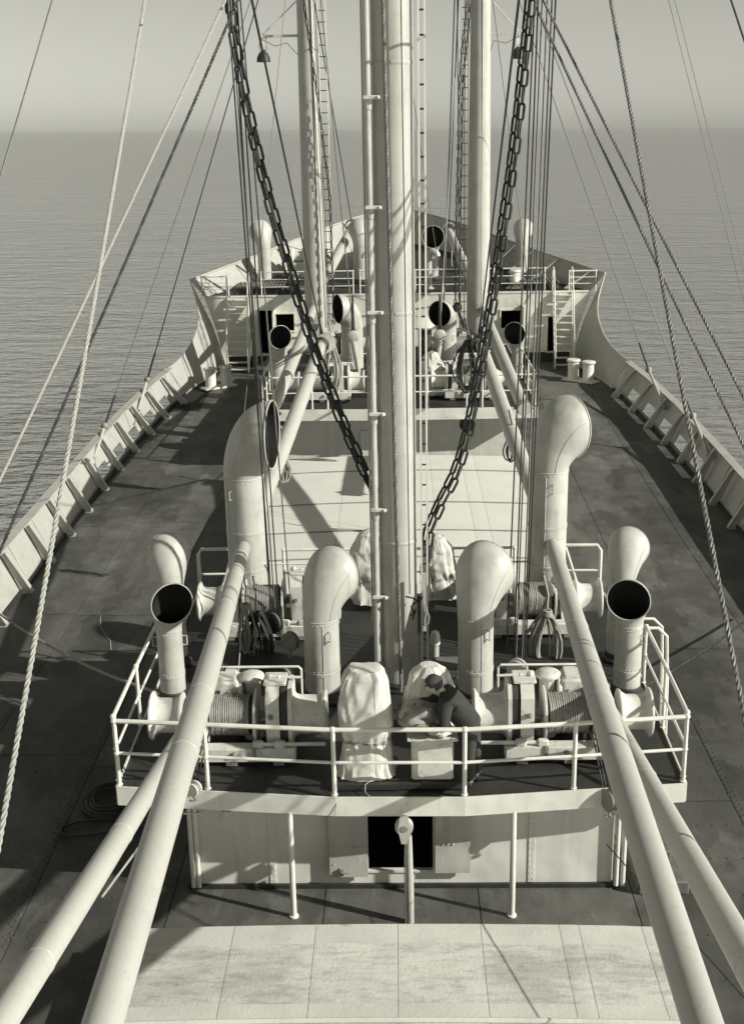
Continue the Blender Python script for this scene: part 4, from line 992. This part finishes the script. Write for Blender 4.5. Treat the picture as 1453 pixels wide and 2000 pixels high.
# ================================================================== CHAINS
def link_mesh(nm, Lk, W, wr):
    mb = MB(); pts = []; hl = Lk/2-W/2; n = 6
    for k in range(n+1): a = -PI/2+PI*k/n; pts.append(V(hl+(W/2-wr)*math.cos(a), (W/2-wr)*math.sin(a), 0))
    for k in range(n+1): a = PI/2+PI*k/n; pts.append(V(-hl+(W/2-wr)*math.cos(a), (W/2-wr)*math.sin(a), 0))
    mb.tube(pts, wr, 6, closed=True)
    me = bpy.data.meshes.new(nm); me.from_pydata(mb.v, [], mb.f); me.shade_smooth(); me.materials.append(M['chain_iron']); return me
def chain(label, path, me, pitch, roll0=0.6):
    P = [Vector(p) for p in path]; t = thing('chain', label, 'chain', P[-1])
    seg = [(P[i+1]-P[i]).length for i in range(len(P)-1)]; tot = sum(seg); d = 0; i = 0; acc = 0; k = 0
    while d < tot:
        while i < len(seg)-1 and acc+seg[i] < d: acc += seg[i]; i += 1
        p = P[i].lerp(P[i+1], (d-acc)/seg[i]); tn = (P[i+1]-P[i]).normalized()
        side = tn.cross(V(0, 1, 0)).normalized(); nv = tn.cross(side)
        ro = roll0+(PI/2 if k % 2 else 0)+.12*math.sin(k*1.7)
        u = side*math.cos(ro)+nv*math.sin(ro); v_ = tn.cross(u)
        o = bpy.data.objects.new('chain_link', me); COL.objects.link(o); o.parent = t
        o.rotation_mode = 'QUATERNION'; o.rotation_quaternion = Matrix((tn, u, v_)).transposed().to_quaternion()
        o.location = p-P[-1]; d += pitch; k += 1
    return t
LK = link_mesh('chain_link', .285, .122, .0215)
def cpath(px, Y, dx=0, dy=0, Y0=None):
    P = smooth_tab([(x+dx, y+dy, 0) for x, y in px], 4); n = len(P)-1
    return [atY(p.x, p.y, lerp(Y if Y0 is None else Y0, Y, i/n)) for i, p in enumerate(P)]
lp = [(440, -60), (450, 45), (462, 120), (478, 205), (498, 295), (520, 385), (547, 480), (577, 580), (611, 685), (648, 785), (688, 880), (726, 958), (752, 1000)]
rp = [(1036, -60), (1024, 60), (1013, 160), (1002, 260), (990, 350), (977, 440), (962, 545), (946, 640), (928, 745), (908, 840), (884, 920), (852, 985), (832, 1035), (828, 1085)]
chain('left black chain strand hanging from above to the mast, outer one', cpath(lp, 18.95, 0, 0, 19.2), LK, .243, .35)
chain('left black chain strand hanging from above to the mast, inner one', cpath(lp, 19.05, 7, -9, 19.35), LK, .243, 1.0)
chain('right black chain strand hanging from above to the mast, outer one', cpath(rp, 18.72, 10, 7, 19.35), LK, .243, .3)
chain('right black chain strand hanging from above to the mast, inner one', cpath(rp, 18.80, 0, 0, 19.45), LK, .243, .9)
chain('black chain hanging along the right side of the left kingpost', cpath([(590, -40), (597, 30), (610, 115), (623, 211), (634, 301), (644, 382), (648, 497), (652, 592), (656, 612)], 47.9), LK, .243, .4)
chain('black chain hanging along the left side of the right kingpost', cpath([(914, -40), (910, 30), (902, 100), (897, 176), (895, 301), (892, 390), (890, 497), (889, 600)], 47.9), LK, .243, .4)
chain('second black chain close beside the right kingpost', cpath([(921, -40), (914, 60), (904, 160), (901, 301), (899, 400), (898, 500), (897, 602)], 48.0), LK, .243, 1.2)
chain('short black chain hanging by the far railing right of the mast', cpath([(921, 700), (924, 745), (923, 785), (931, 800)], 39.2), LK, .18, .4)

# ================================================================== ROPES AND WIRES
def strand(mb, pts, Rr, pitch, strands=3, n=5, per=9):
    P = [Vector(p) for p in pts]; T0 = (P[-1]-P[0]).normalized()
    u = T0.orthogonal().normalized(); v = T0.cross(u)
    # resample
    seg = [(P[i+1]-P[i]).length for i in range(len(P)-1)]; tot = sum(seg); step = pitch/per; m_ = max(2, int(tot/step)); S = []
    i = 0; acc = 0
    for k in range(m_+1):
        d = tot*k/m_
        while i < len(seg)-1 and acc+seg[i] < d: acc += seg[i]; i += 1
        S.append((P[i].lerp(P[i+1], (d-acc)/seg[i]), d))
    for q in range(strands):
        mb.tube([p+(u*math.cos(2*PI*(d/pitch+q/strands))+v*math.sin(2*PI*(d/pitch+q/strands)))*Rr*.52 for p, d in S], Rr*.52, n)
def sag(a, b_, s_, n=12): return [a.lerp(b_, k/n)-V(0, 0, s_*4*(k/n)*(1-k/n)) for k in range(n+1)]
def rope(name, label, pts, r, mt, laid=False, cat=None, pitch=None, group=None):
    mb = MB()
    if laid: strand(mb, pts, r, pitch or r*9)
    else: mb.tube(pts, r, 6)
    return tag(mb.build(name, mt, loc=pts[-1], ang=60, recalc=False), label, cat or 'rope', group)
def line(name, label, p1, Y1, p2, Y2, r, mt, e1=.0, e2=.0, sg=0.0, laid=False, pitch=None):
    a, b_ = atY(*p1, Y1), atY(*p2, Y2); d = b_-a
    return rope(name, label, sag(a-d*e1, b_+d*e2, sg), r, mt, laid, pitch=pitch)
wr, rp_ = 'wire_rope', 'rope'
line(rp_, 'thick pale laid rope from upper left down past the left bulwark', (280, 17), 18.4, (0, 1620), 8.7, .026, 'manila', .12, .25, .10, True)
line(rp_, 'thick grey laid rope from upper right down to the right edge', (1195, 12), 18.4, (1445, 1340), 10.2, .026, 'wire_grey', .12, .35, .10, True)
line(rp_, 'pale rope slanting from upper left centre to the left edge', (432, 17), 18.6, (0, 930), 14.4, .021, 'manila', .1, .6, .05, True)
line(rp_, 'dark rope slanting from left chain top to the left edge', (445, 45), 18.6, (0, 1070), 13.4, .022, 'wire_dark', .1, .5, .05, True)
line(rp_, 'upper grey laid rope slanting from upper right centre to the right edge', (1085, 48), 18.6, (1453, 770), 14.6, .021, 'wire_grey', .1, .6, .05, True)
line(rp_, 'lower grey laid rope slanting from upper right centre to the right edge', (1081, 85), 18.6, (1453, 866), 14.2, .021, 'wire_grey', .12, .6, .05, True)
line(wr, 'thin wire in the far upper left corner', (97, 20), 17, (0, 350), 15, .012, 'wire_grey', .3, 1.0)
line(wr, 'thin dark wire in the far upper right corner', (1430, 10), 17, (1453, 80), 16.6, .014, 'wire_dark', 3, 12)
line(wr, 'faint thin halyard in the upper right sky, left one', (1308, 12), 30, (1420, 460), 27, .008, 'wire_grey', .3, .5)
line(wr, 'faint thin halyard in the upper right sky, right one', (1320, 12), 30, (1440, 480), 27, .008, 'wire_grey', .3, .5)
# shrouds of the kingposts with rigging screws at the bulwarks
SH = [(-1, 'left aft', (485, 15), (205, 832), (172, 935), 39.6, .019, 'wire_grey'), (-1, 'left forward', (500, 15), (288, 742), (262, 832), 45.6, .024, 'wire_dark'),
      (1, 'right forward', (1050, 105), (1266, 722), (1297, 795), 45.8, .019, 'wire_grey'), (1, 'right aft', (1068, 70), (1352, 812), (1385, 890), 39.8, .021, 'wire_grey')]
for s, nm, top, ft, bt_, Yf, r_, mt in SH:
    a = atY(*top, 46.2 if Yf > 44 else 45.2); f = atY(*ft, Yf); g = atY(*bt_, Yf-3.0 if Yf > 44 else Yf-2.9)
    rope('shroud', '%s shroud wire from kingpost top to its rigging screw on the bulwark' % nm, [a+(a-f)*.35, f], r_, mt)
    d = (g-f); t = thing('rigging_screw', '%s rigging screw rod with eye at the bulwark rail' % nm, 'rigging screw', f)
    MB().tube([f+V(0, 0, 1.2)*.0+(a-f).normalized()*1.1, f], .04, 8).build('seized_eye', 'wire_dark', t)
    MB().ball(f, .13, 10).build('thimble', 'grey_steel', t)
    MB().tube([f+d*.06, f+d*.5, f+d*.85], [.05, .06, .05], 10).build('screw_body', 'buff_paint', t)
    MB().tube([f+d*.85, g], .04, 8).ball(g, .11, 8).build('lower_eye', 'grey_steel', t)
# topping lifts of the forward-lying booms
for s, p in ((-1, (495, 14)), (1, (1012, 8))):
    a = atY(*p, 18.9); e = FB[s]+V(0, 0, .25); d = (a-e).normalized()
    rope('topping_lift', 'dark %s topping wire running down to the lashed boom head' % ('left' if s < 0 else 'right'), [a+(a-e)*.1, e], .020, 'wire_dark')
    t = thing('lift_span', '%s thickened wire splice at the lashed boom head' % ('left' if s < 0 else 'right'), 'splice', e)
    MB().tube([e, e+d*1.6], [.05, .03], 8).build('splice', 'wire_dark', t)
    e3 = FB[('f', s)]
    a = V(s*(PX-.2), PY+.2, 17.5) if s < 0 else V(PX-.6, PY, 17.5)
    a = atY(640, 156, 50) if s < 0 else atY(884, 260, 50)
    rope('topping_lift', '%s topping wire down to the forecastle boom head' % ('left' if s < 0 else 'right'), [e3+(a-e3)*2.2, e3], .022, 'wire_dark')
    t = thing('rope_lashing', 'rope lashing round the head of the %s forecastle boom' % ('left' if s < 0 else 'right'), 'lashing', e3)
    q = MB()
    for k in range(4): q.tube([e3+V(.30*math.cos(a_)*1.0, -.2-.08*k+.05*math.sin(a_*2), .30*math.sin(a_)+.03*k) for a_ in [2*PI*j/14 for j in range(14)]], .03, 6, closed=True)
    q.tube([e3, e3+V(.15, -.4, -.5), e3+V(.12, -.5, -1.4), e3+V(.2, -.5, -2.3)], .035, 6)
    q.build('turns', 'manila', t)
# hanging tackle right and left of the mast beyond the far rail
for s, top, blk, bot in ((-1, (646, 200), (690, 657), (703, 745)), (1, (880, 300), (859, 655), (850, 745))):
    nm = 'left' if s < 0 else 'right'
    c = atY(*blk, 41.5); a = atY(*top, 44.5); g = atY(*bot, 41.4)
    rope(wr, 'wire with spliced eye holding the hanging block %s of the mast' % nm, [a+(a-c)*.5, c+V(0, 0, .2)], .022, 'wire_grey')
    t = thing('cargo_block', 'teardrop block hanging %s of the mast above the far rail' % nm, 'block', c)
    MB().tube([c+V(0, 0, 1.4), c+V(0, 0, .3)], [.035, .06], 8).build('splice', 'wire_dark', t)
    MB().lathe([(.001, -.09), (.16, -.085), (.21, -.05), (.21, .05), (.16, .085), (.001, .09)], c, (0, 1, 0), 20).build('cheek', 'buff_paint', t)
    MB().tube([c+V(-.1, 0, .1), c+V(0, 0, .36), c+V(.1, 0, .1)], .04, 8).build('strop', 'wire_dark', t)
    MB().tube([c+V(0, 0, -.15), c.lerp(g, .5), g], [.10, .09, .07], 10).build('rod', 'buff_paint', t)
line(wr, 'thin wire crossing down to the deck left of the far booms', (556, 15), 44, (478, 800), 39.8, .014, 'wire_grey', .2, .04)
line(wr, 'thin wire crossing down behind the right kingpost', (963, 8), 46, (1024, 497), 50, .014, 'wire_grey', .2, .1)
line(wr, 'thin stay running from above the mast ladder to the bow', (816, 251), 50, (862, 560), 52.5, .013, 'wire_grey', .8, .25)
line(wr, 'wire running beside the right kingpost to the forecastle rail', (873, 420), 50, (868, 560), 52.5, .03, 'wire_grey', 2.4, .3)
for k, (p, q_) in enumerate((((604, 12), (637, 640)), ((612, 12), (641, 640)), ((617, 60), (645, 650)))):
    line(wr, 'wire hanging close along the left kingpost, %s of three' % ('leftmost', 'middle', 'rightmost')[k], p, 47.8, q_, 47.6, .018, ('wire_dark', 'wire_grey', 'wire_dark')[k], .1, .0)
for k, (p, q_) in enumerate((((893, 12), (898, 690)), ((908, 12), (906, 640)))):
    line(wr, 'wire hanging close along the right kingpost, %s one' % ('left', 'right')[k], p, 47.7, q_, 47.4, .02, 'wire_dark', .1, .0)
line(wr, 'heavy laid wire running straight down the front of the mast', (748, 12), 18.35, (783, 1352), 18.2, .030, 'wire_grey', .1, .0, 0, True, .16)
line(wr, 'thin dark wire down the right face of the mast', (783, 12), 18.42, (800, 1160), 18.42, .009, 'wire_dark', .1, .0)
rope('rope', 'tangled dark line hitched to the mast below the ladder shadow', [atY(x, y, 18.4) for x, y in ((792, 1165), (806, 1168), (818, 1175), (826, 1166), (812, 1176), (803, 1185), (808, 1196), (802, 1203), (812, 1190), (806, 1210))], .016, 'wire_dark')
ropel = [atY(x, y, 18.3) for x, y in ((830, 1180), (834, 1195), (838, 1205), (836, 1218), (831, 1222), (829, 1212), (832, 1196))]
rope('rope', 'short pale rope loop hanging below the right chain', ropel, .013, 'manila')
tag(MB().box(atY(829, 1165, 18.35)+V(0, 0, -.1), (.05, .05, 1.0)).build('chain_hook_bar', 'buff_paint', loc=atY(829, 1200, 18.35)), 'pale flat bar below the right chain beside the mast ladder', 'bar')
# wire bundles to the winches
LT = [(446, (531, 1180)), (452, (537, 1186)), (458, (528, 1190)), (464, (548, 1238)), (471, (573, 1240))]
names5 = ('first', 'second', 'third', 'fourth', 'fifth', 'sixth')
for k, (xt, b_) in enumerate(LT):
    line(wr, 'wire in the left vertical bundle before the ventilator post, %s from the left' % names5[k], (xt, 15), 19.0+.12*k, b_, 20.2+.15*k, .013, ('wire_dark', 'wire_grey', 'wire_dark', 'wire_dark', 'wire_grey')[k], .12, .0)
RTp = [(1043, (989, 1275)), (1050, (1003, 1290)), (1058, (1007, 1290)), (1068, (1018, 1300)), (1077, (1021, 1300)), (1084, (1025, 1292))]
for k, (xt, b_) in enumerate(RTp):
    line(wr, 'wire in the right vertical bundle before the ventilator post, %s from the left' % names5[k], (xt, 15), 18.9+.1*k, b_, 19.0+.16*k, .013, ('wire_dark', 'wire_dark', 'wire_grey', 'wire_grey', 'wire_dark', 'wire_dark')[k], .12, .0)
def block(label, c, r_, mt='buff_paint', ax=(.5, .85, 0), hook=True):
    c = Vector(c); t = thing('pulley_block', label, 'block', c); ax = Vector(ax).normalized()
    for k in (-1, 1): MB().lathe([(.001, -.018), (r_*.9, -.015), (r_, 0), (r_*.9, .015), (.001, .018)], c+ax*.05*k, ax, 20).build('cheek', mt, t)
    MB().lathe([(r_*.85, -.028), (r_*.7, 0), (r_*.85, .028)], c, ax, 18).build('sheave', 'grey_steel', t)
    if hook: MB().tube([c+V(0, 0, -r_*.9), c+V(0, 0, -r_*1.3), c+V(.03, 0, -r_*1.6), c+V(-.03, 0, -r_*1.75), c+V(-.05, 0, -r_*1.5)], .018, 6).build('hook', 'grey_steel', t)
    return t
block('white round block above the near right winch', atY(1010, 1306, 17.35), .165, 'white_paint')
block('dark block hanging above the near left winch', atY(555, 1318, 17.6), .15, 'dark_paint')
block('grey block hanging behind the near left winch beside the medium ventilator', atY(567, 1252, 19.4), .17, 'grey_steel')
block('dark wire block beside the left ventilator post foot', atY(531, 1215, 20.5), .22, 'dark_paint')
block('white block tucked under the near right boom', atY(1078, 1150, 21.0), .14, 'white_paint', (.9, .5, 0))
block('dark triple block at the mast house edge by the near right boom', atY(1190, 1562, 15.2), .17, 'grey_steel', (.9, .4, 0))
block('white block at the mast house edge by the near left boom', atY(379, 1540, 15.3), .11, 'white_paint', (.4, .9, 0))
for k, x in enumerate((1145, 1150, 1156)):
    line(wr, 'wire beside the near right boom down to the triple block, %s' % ('leftmost', 'middle one', 'rightmost')[k], (x, 1370), 16.6, (1180+k*6, 1555), 15.3, .013, 'wire_dark', .55, .0)
for k, x in enumerate((418, 424)):
    line(wr, 'wire beside the near left boom down to its white block, %s' % ('left one', 'right one')[k], (x, 1370), 16.6, (377+k*7, 1530), 15.35, .014, 'wire_dark', .5, .0)
line('chain_tackle', 'dark tackle under the outer right boom beside the corner railing', (1215, 1405), 16.0, (1285, 1535), 15.6, .02, 'wire_dark', 0, .0)
line(rp_, 'thin line lying from block up behind the near left winch', (477, 1155), 21.0, (462, 1370), 17.0, .011, 'manila', 0, 0)
# mooring lines to the house sides
line(rp_, 'pale laid rope from the left bulwark to the left small ventilator foot', (0, 1190), 25.0, (316, 1355), 18.25, .030, 'manila', .15, 0, .25, True)
line(rp_, 'dark laid rope from the right bulwark to the right small ventilator foot', (1453, 1208), 25.0, (1200, 1372), 18.25, .030, 'wire_dark', .15, 0, .15, True)
line(rp_, 'rope stretched under the outer left boom', (268, 1660), 13.2, (200, 1752), 12.2, .016, 'manila', .15, 0, .0, True)
line(wr, 'thin dark wire running under the near right boom to lower right', (1185, 1650), 14.0, (1453, 1950), 11.0, .008, 'wire_dark', .0, .2)
# hung coils
def hung(label, c, w_, h_, n, r_, mt, seed):
    c = Vector(c); rr = random.Random(seed); mb = MB()
    for k in range(n):
        a_, b_ = w_*rr.uniform(.30, 1.15), h_*rr.uniform(.80, 1.08); oy = rr.uniform(-.09, .09); ox = rr.uniform(-.07, .07); ph = rr.uniform(-.08, .08)
        pts = []
        for j in range(22):
            t_ = 2*PI*j/22; x = a_*math.sin(t_)*(1-.45*math.cos(t_)*1.0 if math.cos(t_) > 0 else 1); z = b_*math.cos(t_)
            pts.append(c+V(ox+x*math.cos(ph), oy+x*math.sin(ph)+.03*math.sin(t_*2+k), z-(h_*1.05-b_)*-.2))
        mb.tube(pts, r_, 5, closed=True)
    for k in range(5): mb.tube([c+V(.07*math.cos(a_), -.06+.06*math.sin(a_), h_*.93+.02*k+.012*math.sin(a_*2)) for a_ in [2*PI*j/10 for j in range(10)]], r_*1.1, 5, closed=True)
    mb.tube([c+V(0, 0, h_), c+V(.02, .05, h_+.3), c+V(-.05, .25, h_+.62)], r_*1.2, 5)
    return tag(mb.build('hung_rope_coil', mt, loc=c, ang=60, recalc=False), label, 'rope coil')
hung('dark rope coil hanging by the left ventilator post', atY(503, 1258, 20.15), .26, .60, 12, .017, 'wire_dark', 3)
hung('pale rope falls hanging in front of the left dark coil', atY(482, 1235, 20.0), .10, .52, 6, .014, 'manila', 5)
hung('pale rope coil hanging under the near right boom', atY(1066, 1258, 19.9), .33, .62, 14, .019, 'manila', 8)
hung('rope coil hanging below the lashed left boom head', FB[-1]+V(.25, -.1, -.75), .35, .75, 9, .022, 'manila', 11)
hung('dark rope coil hanging below the lashed right boom head', FB[1]+V(-.35, -.1, -.75), .35, .75, 9, .022, 'wire_dark', 12)
hung('small rope falls under the left forward boom by the white hatch', atY(555, 915, 27.5), .16, .35, 6, .018, 'manila', 15)
hung('small dark rope falls under the right forward boom by the white hatch', atY(998, 880, 27.5), .14, .3, 5, .018, 'wire_dark', 16)
for s in (-1, 1):
    e = FB[s]; nm = 'left' if s < 0 else 'right'; mb = MB()
    for k in range(5): mb.tube([e+V(.25*math.cos(a_)+.03*k, -.55+.10*k+.08*math.sin(a_), .25*math.sin(a_)) for a_ in [2*PI*j/14 for j in range(14)]], .03, 6, closed=True)
    for k in range(5):
        o_ = rnd.uniform(-.12, .12)
        g_ = atY(657, 616, 47.6) if s < 0 else atY(893, 600, 47.6); mb.tube([e+V(0, -.3+.05*k, .1), e.lerp(g_, .5)+V(o_, 0, -.15-.05*k), g_+V(o_*.5, 0, 0)], .022, 5)
    mb.ball(g_, .2, 10)
    tag(mb.build('rope_lashing', 'manila' if s < 0 else 'wire_dark', loc=e, ang=60, recalc=False), 'rope lashing and falls at the head of the %s forward boom' % nm, 'lashing')
# coils on deck
def flat_coil(label, c, r0, n, wr_, mt, sq=.7):
    c = Vector(c); pts = []
    for j in range(n*24):
        a_ = 2*PI*j/24; r_ = r0*(1-.05*(j/24))+.02*math.sin(a_*.37+j*.05); pts.append(c+V(r_*math.cos(a_)+.03*math.sin(j*.11), r_*sq*math.sin(a_), .02+.018*(j/24)*.7+.01*math.sin(a_*3)))
    return tag(MB().tube(pts, wr_, 6).build('rope_coil', mt, loc=c, ang=60, recalc=False), label, 'rope coil')
flat_coil('dark wire coil lying on deck beside the mast house left corner', atz(222, 1565, .02), .55, 8, .020, 'wire_dark', 1.1)
c = atz(168, 1625, .02)
rope('wire_loop', 'dark wire loop lying on the port deck below the coil', [c+V(x, y, .02) for x, y in ((.6, .32), (.2, .36), (-.2, .28), (-.42, .1), (-.4, -.08), (-.2, -.16), (.2, -.1), (.6, .02), (.9, .1))], .022, 'wire_dark')
# light deck marks: loose cord ends
rope('cord', 'short pale cord end lying on the port deck', [atz(x, y, .015) for x, y in ((190, 1187), (198, 1200), (196, 1222), (206, 1240), (216, 1252), (217, 1270))], .012, 'manila')
for k in (0, 1):
    rope('batten', 'thin pale wooden batten lying on the starboard deck, %s of two' % ('upper', 'lower')[k], [atz(1252+k*4, 1085+k*4, .03), atz(1302+k*5, 1030+k*3, .06)], .012, 'manila', cat='batten')

t = thing('wooden_step', 'dark two-tier timber step on deck at the right corner of near mast house', 'step', (3.9, 16.1, 0))
MB().cbox((3.9, 16.2, .12), (.75, 1.1, .22), .02).build('lower_step', 'wood', t)
MB().cbox((3.82, 16.45, .33), (.58, .6, .19), .02).build('upper_step', 'wood', t)
